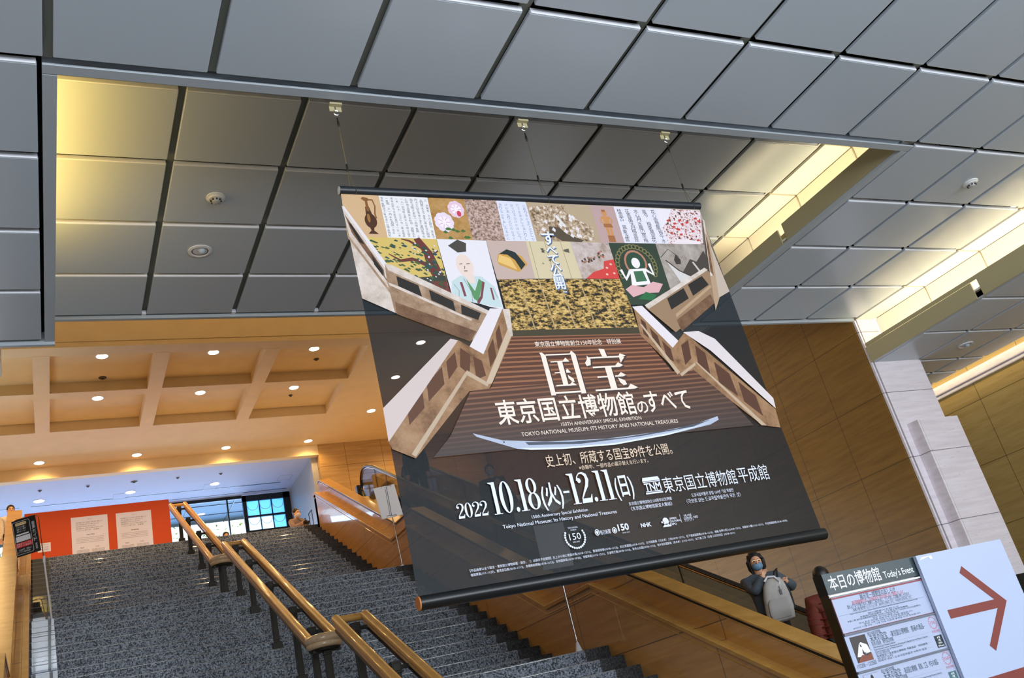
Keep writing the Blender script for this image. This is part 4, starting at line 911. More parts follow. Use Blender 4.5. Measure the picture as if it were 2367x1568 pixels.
# high-contrast numerals of the dates
def ring(m, X, Z, w, h, tx, tz, y):
    n = 28; o = [(X + w / 2 + w / 2 * math.cos(2 * PI * i / n), Z + h / 2 + h / 2 * math.sin(2 * PI * i / n)) for i in range(n)]; i_ = [(X + w / 2 + (w / 2 - tx) * math.cos(2 * PI * i / n), Z + h / 2 + (h / 2 - tz) * math.sin(2 * PI * i / n)) for i in range(n)]
    m.add([(a, y, b) for a, b in o + i_], [(i, (i + 1) % n, n + (i + 1) % n, n + i) for i in range(n)])
def didone(m, s, x, z, h, y):
    for ch in s:
        if ch == '1':
            w = .40 * h; a = x + .13 * h; b = a + .15 * h
            m.poly([(a, y, z), (b, y, z), (b, y, z + h), (x, y, z + h), (x, y, z + .975 * h), (a, y, z + .93 * h)]); m.poly([(q, y - .00002, w_) for q, w_ in ((a - .1 * h, z), (b + .1 * h, z), (b + .1 * h, z + .025 * h), (a - .1 * h, z + .025 * h))])
        elif ch == '0': w = .58 * h; ring(m, x, z, .54 * h, h, .15 * h, .03 * h, y)
        elif ch == '8': w = .56 * h; ring(m, x + .03 * h, z + .5 * h, .46 * h, .5 * h, .12 * h, .03 * h, y); ring(m, x, z, .53 * h, .54 * h, .14 * h, .03 * h, y - .00002)
        elif ch == '.': w = .2 * h; m.poly([(x + .09 * h + .075 * h * math.cos(i * PI / 7), y, z + .075 * h + .075 * h * math.sin(i * PI / 7)) for i in range(14)])
        elif ch == '2':
            w = .55 * h
            P = [(.03, .74), (.05, .88), (.16, .97), (.29, .98), (.42, .9), (.45, .74), (.38, .56), (.22, .36), (.06, .14)]; Wd = [.05, .02, .02, .035, .06, .07, .06, .035, .02]
            L = []; R_ = []
            for i, p in enumerate(P):
                a, b = P[max(0, i - 1)], P[min(len(P) - 1, i + 1)]; dx, dy = b[0] - a[0], b[1] - a[1]; q = math.hypot(dx, dy)
                L.append((p[0] - dy / q * Wd[i], p[1] + dx / q * Wd[i])); R_.append((p[0] + dy / q * Wd[i], p[1] - dx / q * Wd[i]))
            n = len(P); m.add([(x + u * h, y, z + v * h) for u, v in L + R_], [(i, i + 1, n + i + 1, n + i) for i in range(n - 1)])
            m.poly([(x + u * h, y - .00002, z + v * h) for u, v in ((.02, 0), (.46, 0), (.52, .26), (.49, .26), (.42, .15), (.06, .15))]); m.poly([(x + (.10 + .08 * math.cos(i * PI / 6)) * h, y - .00004, z + (.74 + .08 * math.sin(i * PI / 6)) * h) for i in range(12)])
        x += w
    return x
m = MB(); y = nxt()
zd = bx(1145, 1192)[1]
x0 = bx(1058, 1200)[0]; hs = bx(1080, 1170)[1] - bx(1080, 1200)[1]; didone(m, '2022', x0, zd + .005, .115, y)
H_ = .255
def dz_(s, pa, pb, h):
    xa, xb = bx(*pa)[0], bx(*pb)[0]; k = MB(); e = didone(k, s, 0, 0, h, y); m.add([(xa + v[0] * (xb - xa) / e, v[1], zd + v[2]) for v in k.v], k.f)
dz_('10.18', (1140, 1190), (1252, 1172), H_); dz_('12.11', (1322, 1166), (1424, 1152), H_)
for s, p0, p1, h in (('(火)', (1256, 1178), (1305, 1170), .15), ('(日)', (1425, 1150), (1466, 1145), .15)):
    a, b = bx(*p0)[0], bx(*p1)[0]; text(s, a, b, zd + .03, h, y, bold=.02, m=m)
a = bx(1303, 1152)[0]; m.poly([(a, y, zd + .10), (a + .055, y, zd + .10), (a + .055, y, zd + .118), (a, y, zd + .118)])
bl(m).build('date_lettering', M_TXT, ban, fix=False)
for s, p0, p1, hp, bo in (('東京国立博物館', (1535, 1141), (1703, 1115), 30, 0), ('平成館', (1708, 1116), (1777, 1106), 30, 0), ('150th Anniversary Special Exhibition', (1228, 1201), (1357, 1183), 8, .004), ('Tokyo National Museum: Its History and National Treasures', (1161, 1223), (1424, 1189), 9, .006), ('东京国立博物馆创立150周年纪念特展', (1452, 1170), (1551, 1157), 6.5, 0), ('《东京国立博物馆国宝大集结》', (1457, 1182), (1552, 1169), 7.5, 0), ('도쿄국립박물관 창립 150년 기념 특별전', (1597, 1151), (1693, 1137), 7, 0), ('〈국보로 보는 도쿄국립박물관의 모든 것〉', (1586, 1166), (1710, 1148), 8.5, 0),
        ('【作品画像は全て国宝・東京国立博物館蔵・部分、（）は展示予定期間】左上から順に竜首水瓶(10/18~12/11)、賢愚経残巻(10/18~11/13)、紅白芙蓉図(10/18~11/13)、古今和歌集（元永本）上帖(10/18~12/11)、花下遊楽図屏風(10/18~11/13)、埴輪 挂甲の武人(10/18~12/11)、和歌体十種(11/15~12/11)、平治物語絵巻(10/18~10/30)、', (1085, 1325), (1818, 1206), 5.5, 0), ('檜図屏風(11/1~11/27)、鷹見泉石像(10/18~11/13)、舟橋蒔絵硯箱(10/18~11/13)、松林図屏風(10/18~10/30)、地獄草紙(11/15~12/11)、孔雀明王像(10/18~11/13)、秋冬山水図(10/18~11/13)、洛中洛外図屏風（舟木本）(11/15~12/11)、太刀 銘 三条（名物 三日月宗近）(10/18~12/11)', (1087, 1336), (1696, 1234), 5.5, 0),
        ('毎日新聞', (1386, 1238), (1410, 1234), 9, 0), ('NHK', (1480, 1221), (1504, 1218), 10, .03), ('JAPAN', (1545, 1203), (1561, 1201), 5, .02), ('CULTURAL', (1546, 1210), (1572, 1206), 5, .02), ('EXPO', (1547, 1217), (1562, 1214), 5, .02), ('令和４年度', (1578, 1197), (1596, 1194), 5, 0), ('日本博主催・共催型', (1579, 1203), (1611, 1198), 5, 0), ('プロジェクト', (1580, 1208), (1602, 1205), 5, 0)):
    pline('credit_line', M_TXT, s, p0, p1, hp, bo)
# emblems
m = MB(); y = nxt(); c = bx(1327, 1243); r_ = .088
text('150', c[0] - .052, c[0] + .052, c[1] - .022, .055, y, m=m); text('1872 2022', c[0] - .03, c[0] + .03, c[1] - .045, .012, y, m=m)
for i in range(20):
    a = PI * .85 + (PI * 1.3) * i / 19; q = (c[0] + r_ * math.cos(a), c[1] + r_ * math.sin(a)); m.poly([(q[0] + .009 * math.cos(k * PI / 4), y, q[1] + .009 * math.sin(k * PI / 4)) for k in range(8)])
text('TOKYO NATIONAL', c[0] - .045, c[0] + .045, c[1] + .068, .014, y, m=m); text('MUSEUM', c[0] - .025, c[0] + .025, c[1] + .05, .012, y, m=m)
bl(m).build('anniversary_emblem', M_TXT, ban, fix=False)
for px_ in (1378, 1418):
    m = MB(); q = bx(px_, 1233 - (px_ - 1378) * .12); ring(m, q[0] - .022, q[1] - .024, .044, .05, .008, .006, y); m.poly([(q[0] + .010 * math.cos(k * PI / 5), y, q[1] + .013 * math.sin(k * PI / 5)) for k in range(10)]); bl(m).build('eye_emblem', M_TXT, ban, fix=False)
m = MB(); q = bx(1427, 1228); text('150', q[0], q[0] + .105, q[1] - .005, .055, y, bold=.03, m=m); text('SINCE 1872', q[0] + .03, q[0] + .1, q[1] - .03, .01, y, m=m)
bl(m).build('sponsor_emblem', M_TXT, ban, fix=False)
m = MB(); q = bx(1537, 1210); m.poly([(q[0] + .03 * math.cos(k * PI / 8), y, q[1] + .012 + .03 * math.sin(k * PI / 8)) for k in range(16)]); m.poly([(q[0] - .045, y, q[1] - .035), (q[0] + .045, y, q[1] - .035), (q[0] + .015, y, q[1] - .01), (q[0] - .015, y, q[1] - .01)]); m.poly([(q[0] - .045, y, q[1] + .0), (q[0] - .02, y, q[1] + .0), (q[0] - .02, y, q[1] + .01), (q[0] - .045, y, q[1] + .015)])
bl(m).build('mountain_emblem', M_TXT, ban, fix=False)
m = MB(); q = bx(1573, 1210); m.box(q[0], q[0] + .003, y, y + .0005, q[1] + .0, q[1] + .07)
bl(m).build('divider_line', M_TXT, ban, fix=False)
m = MB(); x0, z0 = bx(1491, 1144); x1 = bx(1530, 1138)[0]
m.box(x0, x1, y, y + .0005, z0 - .005, z0 + .008); m.box(x0 + .008, x1 - .008, y, y + .0005, z0 + .013, z0 + .02); m.box(x0, x1, y, y + .0005, z0 + .095, z0 + .103)
m.poly([(x0 - .004, y, z0 + .107), (x1 + .004, y, z0 + .107), (x1 - .008, y, z0 + .138), (x0 + .008, y, z0 + .138)]); text('TNM', x0 + .004, x1 - .004, z0 + .025, .068, y, bold=.02, m=m)
bl(m).build('museum_emblem', M_TXT, ban, fix=False)

# cables and brackets that carry the banner
M_CABLE = mat('cable_steel', (150, 140, 110), .35, .9)
for (px_, py_), nm in (((775, 243), 'first'), ((1208, 283), 'middle'), ((1537, 312), 'last')):
    p = at(px_, py_, 6.29); X = p.x
    o = thing('hanging_cable', {'first': 'thin steel cable and bracket at the banner edge beside the smoke detector', 'middle': 'thin steel cable and bracket at the middle of the banner top', 'last': 'thin steel cable and bracket at the banner edge beside the lit beam'}[nm], 'cable', (X, 6.285, 5.36), group='cables that carry the banner')
    MB().box(-.055, .055, -.02, .03, -.01, .01).box(-.055, .055, .02, .03, -.06, .01).build('bracket', M_BEAM, o)
    m = MB(); m.tube([(.022 * math.cos(i * PI / 6), .02, -.075 + .026 * math.sin(i * PI / 6)) for i in range(12)], .006, 6, closed=True); m.tube([(0, .02, -.045), (0, .02, -.01)], .008, 6)
    m.build('eye_bolt', M_STEEL, o, smooth=True)
    t = 4.45 - 5.36
    MB().tube([(0, .02, -.1), (0, .015, t + .22)], .0035, 6).tube([(0, .015, t + .22), (-.012, .0, t + .03)], .0025, 6).tube([(0, .015, t + .22), (.028, .0, t + .03)], .0025, 6).tube([(.028 + .0, .0, t), (.028, -.028, t + .01), (.028, -.028, t - .02), (.028, .0, t - .045)], .0025, 6).build('wire', M_CABLE, o, smooth=True)
    MB().lathe([(.006, 0), (.011, .01), (.011, .06), (.006, .07)], (0, .02, -.23), 8).lathe([(.006, 0), (.010, .01), (.010, .07), (.005, .08)], (0, .015, t + .2), 8).lathe([(.004, 0), (.007, .01), (.007, .03), (.004, .04)], (0, .02, -.17), 8).build('turnbuckle', M_BRONZE, o, smooth=True)
# ------------------------------------------------------------------ event board and arrow board
SY = 3.6
sx = lambda x, y: (lambda p: (p.x, p.z))(at(x, y, SY))
X0, Z1 = sx(1897, 1330); X1, _ = sx(2115, 1291)
eb = thing('event_board', "tall event board headed 'Today's Event' in a dark case", 'sign', (X0 + .34, SY, FL))
def el(m): return m.xf(Matrix.Translation(-eb.location))
el(MB().box(X0, X1, SY, SY + .06, FL + .5, Z1)).build('case', mat('dark_case', (34, 28, 20), .12, spec=.6), eb)
el(MB().box(X0 - .001, X1, SY - .001, SY + .061, Z1 - .10, Z1 + .001)).build('case_head', mat('case_head', (16, 18, 18), .5), eb)
el(MB().box(X0 + .1, X0 + .14, SY + .01, SY + .05, FL, FL + .5).box(X1 - .14, X1 - .1, SY + .01, SY + .05, FL, FL + .5).box(X0, X1, SY - .15, SY + .2, FL, FL + .02)).build('stand', M_BLACK, eb)
RMAP = [(0, 0), (.155, .099), (.172, .117), (.452, .291), (.470, .302), (.726, .469), (.742, .479), (1.2, .78)]
def Zt(v):
    for (a, b), (c, d) in zip(RMAP, RMAP[1:]):
        if v <= c: return Z1 - (b + (d - b) * (v - a) / (c - a))
    return Z1 - .78
full_text = text
def text(s, x0, x1, z, h, y, bold=0, m=None): return full_text(s, x0, x1, z, h * .64, y, bold, m=m)
M_GREEN = mat('slate_green', (42, 57, 60), .35); M_SHEET = mat('lavender_paper', (164, 173, 198), .5); M_RED2 = mat('dark_red_print', (140, 60, 66), .5); M_DINK = mat('slate_ink', (44, 66, 78), .5); M_GREY2 = mat('rail_grey', (96, 100, 112), .4); M_PINK = mat('rose_print', (190, 110, 130), .5); M_REDT = mat('red_print', (190, 70, 84), .5)
el(MB().box(X0, X1, SY - .004, SY - .001, Zt(.155), Zt(.0))).build('header', M_GREEN, eb)
m = MB(); text('本日の博物館', X0 + .026, X0 + .386, Zt(.122), .088, SY - .005, bold=.008, m=m); text("Today's Event", X0 + .406, X0 + .626, Zt(.122), .056, SY - .005, bold=.008, m=m)
el(m).build('header_lettering', M_WHITE, eb, fix=False)
m = MB(); m.box(X0, X1, SY - .006, SY - .002, Zt(.168), Zt(.160)); el(m).build('white_rule', M_WHITE, eb)
def panel(z0, z1, nm): return el(MB().box(X0 + .004, X1 - .004, SY - .004, SY - .001, Zt(z1), Zt(z0))).build(nm, M_SHEET, eb)
p1 = panel(.172, .452, 'notice_sheet')
m = MB(); m.box(X0 + .004, X1 - .004, SY - .006, SY - .002, Zt(.186), Zt(.174)); m.box(X0 + .004, X1 - .004, SY - .005, SY - .002, Zt(.452), Zt(.449)); m.box(X0 + .004, X0 + .007, SY - .005, SY - .002, Zt(.452), Zt(.172)); m.box(X1 - .007, X1 - .004, SY - .005, SY - .002, Zt(.452), Zt(.172))
el(m).build('red_border', M_RED2, p1)
m = MB(); y = SY - .005
text('展示室一部閉室のおしらせ', X0 + .195, X0 + .447, Zt(.228), .036, y, m=m); text('恐れ入りますが皆さまのご理解とご協力のほど、どうぞ宜しくお願い申し上げます。', X0 + .09, X0 + .535, Zt(.278), .024, y, m=m)
text('本館２階 高円宮コレクション室　2022年11月8日（火）～2022年12月25日（日）', X0 + .12, X1 - .14, Zt(.303), .016, y, m=m)
text('Closure of the Prince Takamado Collection Room (2nd Floor, Japanese Gallery) for maintenance: November 8 to December 25, 2022', X0 + .09, X1 - .10, Zt(.326), .011, y, m=m)
for i, s in enumerate(('部分閉室のお知らせ', '本館高円宮収藏室　以下展示室閉室期間', '本館二樓 高円宮收藏室閉室時間 2022年11月8日(星期二)～2022年12月25日(星期日)', '일부 전시실 폐실 안내', '전시 환경 정비를 위해 아래 전시실을 폐실합니다', '본관 2층 다카마도노미야 컬렉션실', '2022년 11월 8일 ~ 12월 25일 이용에 불편을 드려 죄송합니다')):
    h = [.11, .17, .26, .09, .19, .16, .24][i]; c = (X0 + X1) / 2 - .02; text(s, c - h, c + h, Zt(.348 + i * .0145), .010, y, m=m)
m.box(X0 + .02, X1 - .05, y, y + .0005, Zt(.318), Zt(.317))
for a, b in ((Zt(.309), Zt(.308)), (Zt(.284), Zt(.283))): m.box(X0 + .11, X1 - .13, y, y + .0005, a, b)
el(m).build('notice_text', M_DINK, p1, fix=False)
m = MB(); text('展示環境整備のため、下記展示室を下記の日程において閉室いたします。', X0 + .13, X0 + .50, Zt(.254), .024, y, m=m); el(m).build('red_text', M_REDT, p1, fix=False)
def event(z0, sub, pic, box_col, dates):
    p = panel(z0, z0 + .256, 'event_sheet'); y = SY - .005
    el(MB().box(X0 + .004, X1 - .004, SY - .012, SY - .001, Zt(z0), Zt(z0 - .016))).build('rail', M_GREY2, eb)
    m = MB(); text('創立150年記念特集', X0 + .155, X0 + .245, Zt(z0 + .032), .022, y, m=m); text('未来の国宝', X0 + .159, X0 + .279, Zt(z0 + .080), .046, y, m=m); text('-東京国立博物館　' + sub, X0 + .300, X0 + .546, Zt(z0 + .078), .036, y, m=m)
    text('形見の直垂　時代記念特集', X0 + .160, X0 + .31, Zt(z0 + .110), .026, y, m=m)
    for i, (s, w) in enumerate((('150th Anniversary Thematic Exhibition', .16), ('Future National Treasures: Masterpieces of Painting and Calligraphy from the Museum Collection', .40), ('Garment as a Memento', .2), ('创立一百五十周年纪念专题', .10), ('未来国宝－东京国立博物馆 书画逸品　特别展览', .38), ('창립 150주년 기념 특집', .11), ('미래의 국보 - 도쿄국립박물관 서화의 일품', .36))):
        text(s, X0 + .162, X0 + .162 + w * .95, Zt(z0 + .130 + i * .0165), .0135, y, m=m)
    text(dates, X0 + .019, X0 + .148, Zt(z0 + .236), .030, y, m=m)
    for k in range(4): m.box(X0 + .16, X1 - .12, y, y + .0004, Zt(z0 + .1175 + k * .035), Zt(z0 + .117 + k * .035))
    el(m).build('event_text', M_DINK, p, fix=False)
    m = MB(); c = (X0 + .612, Zt(z0 + .055)); text('150', c[0] - .016, c[0] + .016, c[1] - .008, .028, y, m=m)
    for i in range(18):
        a = 2 * PI * i / 18; q = (c[0] + .026 * math.cos(a), c[1] + .029 * math.sin(a)); m.poly([(q[0] + .0036 * math.cos(k * PI / 3), y, q[1] + .0036 * math.sin(k * PI / 3)) for k in range(6)])
    text('東京国立博物館', c[0] - .028, c[0] + .028, c[1] - .046, .014, y, m=m); m.box(c[0] - .029, c[0] + .029, y, y + .0004, c[1] - .050, c[1] - .0495)
    el(m).build('emblem', M_PINK, p, fix=False)
    b = el(MB().box(X0 + .583, X0 + .639, y, SY - .002, Zt(z0 + .242), Zt(z0 + .152))).build('room_box', box_col, p)
    m = MB()
    for i, s in enumerate(('本館', '2室', 'HONKAN', '2F Room2')): text(s, X0 + .611 - (.011, .009, .014, .022)[i], X0 + .611 + (.011, .009, .014, .022)[i], Zt(z0 + .175 + i * .02), .014, y - .001, bold=.02, m=m)
    el(m).build('room_text', M_WHITE, b, fix=False)
    q = el(MB().box(X0 + .032, X0 + .137, y, SY - .002, Zt(z0 + .200), Zt(z0 + .016))).build('picture', mat('picture_dark', (46, 34, 32), .4), p)
    pic(q, X0 + .032, Zt(z0 + .200), .105, .120, y - .001)
def pic1(q, x, z, w, h, y):
    m = MB(); m.poly([(x + w * u, y, z + h * v) for u, v in ((.08, .22), (.42, .68), (.56, .74), (.9, .6), (.98, .3), (.7, .28), (.4, .18))]); el(m).build('white_cloth', M_WHITE, q, fix=False)
    m = MB(); m.poly([(x + w * u, y - .0004, z + h * v) for u, v in ((.02, .0), (1, 0), (1, .26), (.7, .2), (.4, .26), (.2, .16))]); el(m).build('brown_ground', mat('print_brown', (120, 60, 40), .5), q, fix=False)
    m = MB(); m.poly([(x + w * u, y - .0006, z + h * v) for u, v in ((.46, .3), (.52, .48), (.58, .34), (.7, .3), (.55, .22))]); m.poly([(x + w * u, y - .0006, z + h * v) for u, v in ((.44, .58), (.48, .7), (.56, .54))]); el(m).build('dark_fold', mat('picture_fold', (50, 36, 40), .5), q, fix=False)
def pic2(q, x, z, w, h, y):
    m = MB(); m.poly([(x, y, z), (x + w, y, z), (x + w, y, z + h), (x, y, z + h)]); el(m).build('pale_ground', M_SHEET, q, fix=False)
    m = MB(); m.poly([(x + w * u, y - .0005, z + h * v) for u, v in ((.3, 0), (.7, 0), (.62, .5), (.58, .9), (.5, .98), (.42, .9), (.38, .5))]); el(m).build('dark_figure', M_BLACK, q, fix=False)
event(.470, '書画の逸品-', pic1, mat('room_black', (14, 30, 36), .5), '11/22㈫ – 12/25㈰'); event(.742, '彫刻、工芸、考古の逸品-', pic2, mat('room_teal', (64, 104, 108), .5), '11/22㈫ – 12/25㈰')
ax0, az1 = sx(2107, 1291); ax1, _ = sx(2300, 1247)
ab = thing('arrow_board', 'white board with a big reddish arrow, overlapping the event board', 'sign', (ax0 + .3, SY - .03, FL))
def al(m): return m.xf(Matrix.Translation(-ab.location))
Ay = SY - .03
al(MB().box(ax0, ax1, Ay, Ay + .02, FL + .55, az1 + .004)).build('board', mat('arrow_board_white', (168, 179, 205), .4), ab)
al(MB().box(ax0 + .2, ax0 + .24, Ay + .02, Ay + .05, FL, az1 - .3).box(ax1 - .24, ax1 - .2, Ay + .02, Ay + .05, FL, az1 - .3).box(ax0, ax1, Ay - .12, Ay + .14, FL, FL + .02)).build('stand', M_BLACK, ab)
M_ARROW = mat('arrow_red', (118, 42, 30), .5)
def apx(pts, nm, mt, dy=.001):
    m = MB(); m.poly([(p.x, Ay - dy, p.z) for p in (at(px_, py_, Ay - dy) for px_, py_ in pts)]); al(m).build(nm, mt, ab, fix=False)
apx([(2222, 1309), (2327, 1389), (2303, 1505), (2288, 1493), (2306, 1406), (2198, 1431), (2190, 1411), (2298, 1386), (2218, 1325)], 'arrow', M_ARROW)
apx([(2270, 1572), (2372, 1541), (2420, 1600), (2270, 1600)], 'second_arrow', M_ARROW)
apx([(2126, 1296), (2130, 1288.5), (2152, 1284.5), (2156, 1291), (2150, 1293), (2146, 1287)], 'tape', mat('clear_tape', (222, 226, 240), .15), .0015)

# ------------------------------------------------------------------ people
M_SKIN = mat('skin', (222, 168, 134), .5); M_HAIR = mat('dark_hair', (22, 18, 17), .45, noise=.3, nscale=60)
def skin_mesh(name, verts, edges, radii, mt, parent, lev=2, root=0):
    me = bpy.data.meshes.new(name); me.from_pydata([tuple(v) for v in verts], edges, [])
    o = bpy.data.objects.new(name, me); COL.objects.link(o)
    o.modifiers.new('skin', 'SKIN').use_smooth_shade = True
    for i, r in enumerate(radii):
        sv = me.skin_vertices[0].data[i]; sv.radius = r if isinstance(r, tuple) else (r, r); sv.use_root = (i == root)
    sb = o.modifiers.new('sub', 'SUBSURF'); sb.levels = lev; sb.render_levels = lev
    bpy.context.view_layer.update()
    nm = bpy.data.meshes.new_from_object(o.evaluated_get(bpy.context.evaluated_depsgraph_get()))
    nm.materials.clear(); nm.materials.append(mt)
    for p in nm.polygons: p.use_smooth = True
    o.modifiers.clear(); o.data = nm; bpy.data.meshes.remove(me); o.parent = parent
    return o
def mid(a, b, off): return Vector(a) * .5 + Vector(b) * .5 + Vector(off)
def person(label, loc, rz, H=1.68, top=(60, 60, 64), legs=(20, 20, 22), hands=((.22, -.06, .80), (-.22, -.06, .80)), tilt=(0, 0), hair='short', mask=None, cap=None, lean=0, legpose=None, cat='person', quilt=False, glasses=False, elbow=(.10, .10)):
    """faces its own -Y; hands are (x, y, z) in metres from the feet for a 1.68 m figure"""
    o = thing('person', label, cat, loc, rz); k = H / 1.68
    V = lambda *p: Vector(p) * k
    sh = .185
    nk = V(0, .0 - lean, 1.40); hx, hy = tilt
    hd = [V(0, -.005 - lean, 1.43), V(hx * .03, -.02 - lean + hy * .03, 1.50), V(hx * .05, -.01 - lean + hy * .05, 1.575), V(hx * .07, .0 - lean + hy * .07, 1.635)]
    v = [V(0, 0, .93), V(0, .01, 1.08), V(0, .01 - lean * .6, 1.25), V(0, .005 - lean, 1.36), nk] + hd
    r = [(.145 * k, .10 * k), (.125 * k, .09 * k), (.15 * k, .10 * k), (.12 * k, .08 * k), .055 * k, .06 * k, (.066 * k, .076 * k), (.074 * k, .088 * k), (.05 * k, .06 * k)]
    e = [(i, i + 1) for i in range(8)]
    arms = []
    for s, hnd, eo in ((1, hands[0], elbow[0]), (-1, hands[1], elbow[1])):
        S_ = V(s * sh, -lean, 1.35); Hn = V(*hnd); dv = Hn - S_; L = .50 * k
        bend = math.sqrt(max(0, (L * .5) ** 2 - (min(dv.length, L * .999) / 2) ** 2))
        perp = Vector((s * 1.0, .5, -.9)); perp -= dv.normalized() * perp.dot(dv.normalized()); perp.normalize()
        El = (S_ + Hn) * .5 + perp * max(bend, .02)
        wr = El + (Hn - El) * .88
        b = len(v); v += [S_, El, wr, Hn]; r += [.055 * k, .042 * k, .028 * k, (.036 * k, .018 * k)]; e += [(3, b), (b, b + 1), (b + 1, b + 2), (b + 2, b + 3)]
        d = (Hn - wr).normalized(); sd = d.cross(Vector((0, 1, .3))).normalized()
        for q in range(5):               # four fingers and a thumb
            off = (q - 1.5) * .017 * k if q < 4 else s * -.036 * k
            root = Hn + sd * off * .8 + d * (.004 if q < 4 else -.03) * k; ln = (.052, .062, .058, .046, .04)[q] * k
            c1 = root + d * ln * .55 + (sd * off * .4 if q == 4 else Vector((0, 0, 0))); c2 = root + d * ln + Vector((0, -.012, -.014)) * k
            b2 = len(v); v += [root, c1, c2]; r += [.0095 * k, .0085 * k, .0075 * k]; e += [(b + 3, b2), (b2, b2 + 1), (b2 + 1, b2 + 2)]
        arms.append((S_, El, wr, Hn))
    lg = []
    for s in (1, -1):
        hp = V(s * .09, 0, .88); kn, ft = (legpose[0 if s > 0 else 1] if legpose else ((s * .10, -.02, .48), (s * .11, .01, .07))); kn, ft = V(*kn), V(*ft)
        b = len(v); v += [hp, kn, ft, ft + V(0, -.13, -.035)]; r += [.085 * k, .058 * k, .042 * k, .04 * k]; e += [(0, b), (b, b + 1), (b + 1, b + 2), (b + 2, b + 3)]
        lg.append((hp, kn, ft))
    body = skin_mesh('body', v, e, r, M_SKIN, o)
    HC = (hd[1] + hd[2] + hd[3]) / 3 + V(0, 0, .01)
    mt = mat('cloth_%d_%d_%d' % top, top, .8, noise=.18, nscale=30)
    v2 = [V(0, 0, .84), V(0, .01, 1.0), V(0, .01 - lean * .6, 1.2), V(0, .005 - lean, 1.36), V(0, -lean, 1.42)]; r2 = [(.175 * k, .135 * k), (.165 * k, .125 * k), (.185 * k, .13 * k), (.13 * k, .1 * k), .075 * k]; e2 = [(0, 1), (1, 2), (2, 3), (3, 4)]
    for S_, El, wr, Hn in arms:
        b = len(v2); qs = [S_, (S_ + El) / 2, El, (El + wr) / 2, wr]
        v2 += qs; r2 += ([.085 * k, .074 * k, .072 * k, .062 * k, .048 * k] if not quilt else [.105 * k, .098 * k, .092 * k, .082 * k, .06 * k]); e2 += [(3, b)] + [(b + i, b + i + 1) for i in range(4)]
    jk = skin_mesh('jacket', v2, e2, r2, mt, o)
    if quilt:
        q = MB()
        for z in (.92, 1.0, 1.08, 1.16, 1.24, 1.32): q.tube([(.195 * k * math.cos(2 * PI * i / 20), (.145 * math.sin(2 * PI * i / 20) + .01) * k, z * k) for i in range(20)], .008 * k, 6, closed=True)
        for S_, El, wr, Hn in arms:
            for t in (.2, .4, .6, .8):
                for A, B in ((S_, El), (El, wr)):
                    c = A.lerp(B, t); d = (B - A).normalized(); u = d.orthogonal().normalized(); w = d.cross(u); rr_ = .088 * k
                    q.tube([c + u * rr_ * math.cos(2 * PI * i / 12) + w * rr_ * math.sin(2 * PI * i / 12) for i in range(12)], .008 * k, 5, closed=True)
        q.build('quilting', mat('quilt_dark', (104, 26, 12), .8), jk, smooth=True)
    v3 = [V(0, 0, .95)]; r3 = [(.155 * k, .12 * k)]; e3 = []
    for hp, kn, ft in lg:
        b = len(v3); v3 += [hp, kn, ft + V(0, 0, .04)]; r3 += [.105 * k, .08 * k, .066 * k]; e3 += [(0, b), (b, b + 1), (b + 1, b + 2)]
    skin_mesh('trousers', v3, e3, r3, mat('cloth_%d_%d_%d' % legs, legs, .85), o)
    for hp, kn, ft in lg:
        MB().ball((ft.x, ft.y - .06 * k, .045 * k), (.05 * k, .13 * k, .05 * k)).build('shoe', mat('shoe', (30, 28, 28), .6), o, smooth=True)
    hm = MB()
    hm.ball((HC.x, HC.y + .034 * k, HC.z + .030 * k), (.090 * k, .098 * k, .098 * k), 18, 12)
    if hair == 'long':
        for s in (-1, 1): hm.tube([(HC.x + s * .06 * k, HC.y + .0, HC.z + .07 * k), (HC.x + s * .088 * k, HC.y - .01 * k, HC.z), (HC.x + s * .085 * k, HC.y + .0, HC.z - .09 * k), (HC.x + s * .06 * k, HC.y + .01 * k, HC.z - .15 * k)], [.03 * k, .03 * k, .028 * k, .014 * k], 8)
        hm.ball((HC.x, HC.y + .05 * k, HC.z - .07 * k), (.075 * k, .05 * k, .10 * k))
    hm.build('hair', M_HAIR, o, smooth=True)
    fx, fy, fz = HC.x, HC.y - .078 * k, HC.z
    # face: a smooth front shell with brow, nose and jaw, over the head
    fm_ = MB(); fm_.ball((HC.x, HC.y - .022 * k, HC.z - .03 * k), (.070 * k, .074 * k, .096 * k), 18, 12); fm_.ball((fx, fy - .022 * k, fz - .035 * k), (.013 * k, .018 * k, .024 * k), 10, 7)
    for s in (-1, 1): fm_.ball((HC.x + s * .078 * k, HC.y + .008 * k, HC.z - .03 * k), (.012 * k, .018 * k, .03 * k), 8, 6)
    fc = fm_.build('face', M_SKIN, o, smooth=True)
    em = MB()
    for s in (-1, 1):
        em.ball((fx + s * .030 * k, fy - .008 * k, fz - .015 * k), (.014 * k, .008 * k, .006 * k), 8, 6); em.box(fx + s * .030 * k - .018 * k, fx + s * .030 * k + .018 * k, fy - .014 * k, fy - .002 * k, fz + .006 * k, fz + .012 * k)
    em.build('eyes', M_HAIR, fc, smooth=True)
    MB().ball((fx, fy - .006 * k, fz - .082 * k), (.022 * k, .008 * k, .006 * k), 10, 6).build('mouth', mat('lips', (150, 80, 74), .5), fc, smooth=True)
    if mask:
        MB().ball((HC.x, HC.y - .036 * k, HC.z - .067 * k), (.070 * k, .074 * k, .058 * k), 16, 10).build('mask', mat('mask_%d' % mask[0], mask, .6, noise=.12, nscale=25), o, smooth=True)
    if glasses:
        g_ = MB()
        for s in (-1, 1): g_.tube([(fx + s * .03 * k + .024 * k * math.cos(2 * PI * i / 12), fy - .022 * k, fz - .016 * k + .017 * k * math.sin(2 * PI * i / 12)) for i in range(12)], .0022 * k, 5, closed=True)
        g_.build('glasses', mat('gold_wire', (220, 180, 120), .3, .8), o)
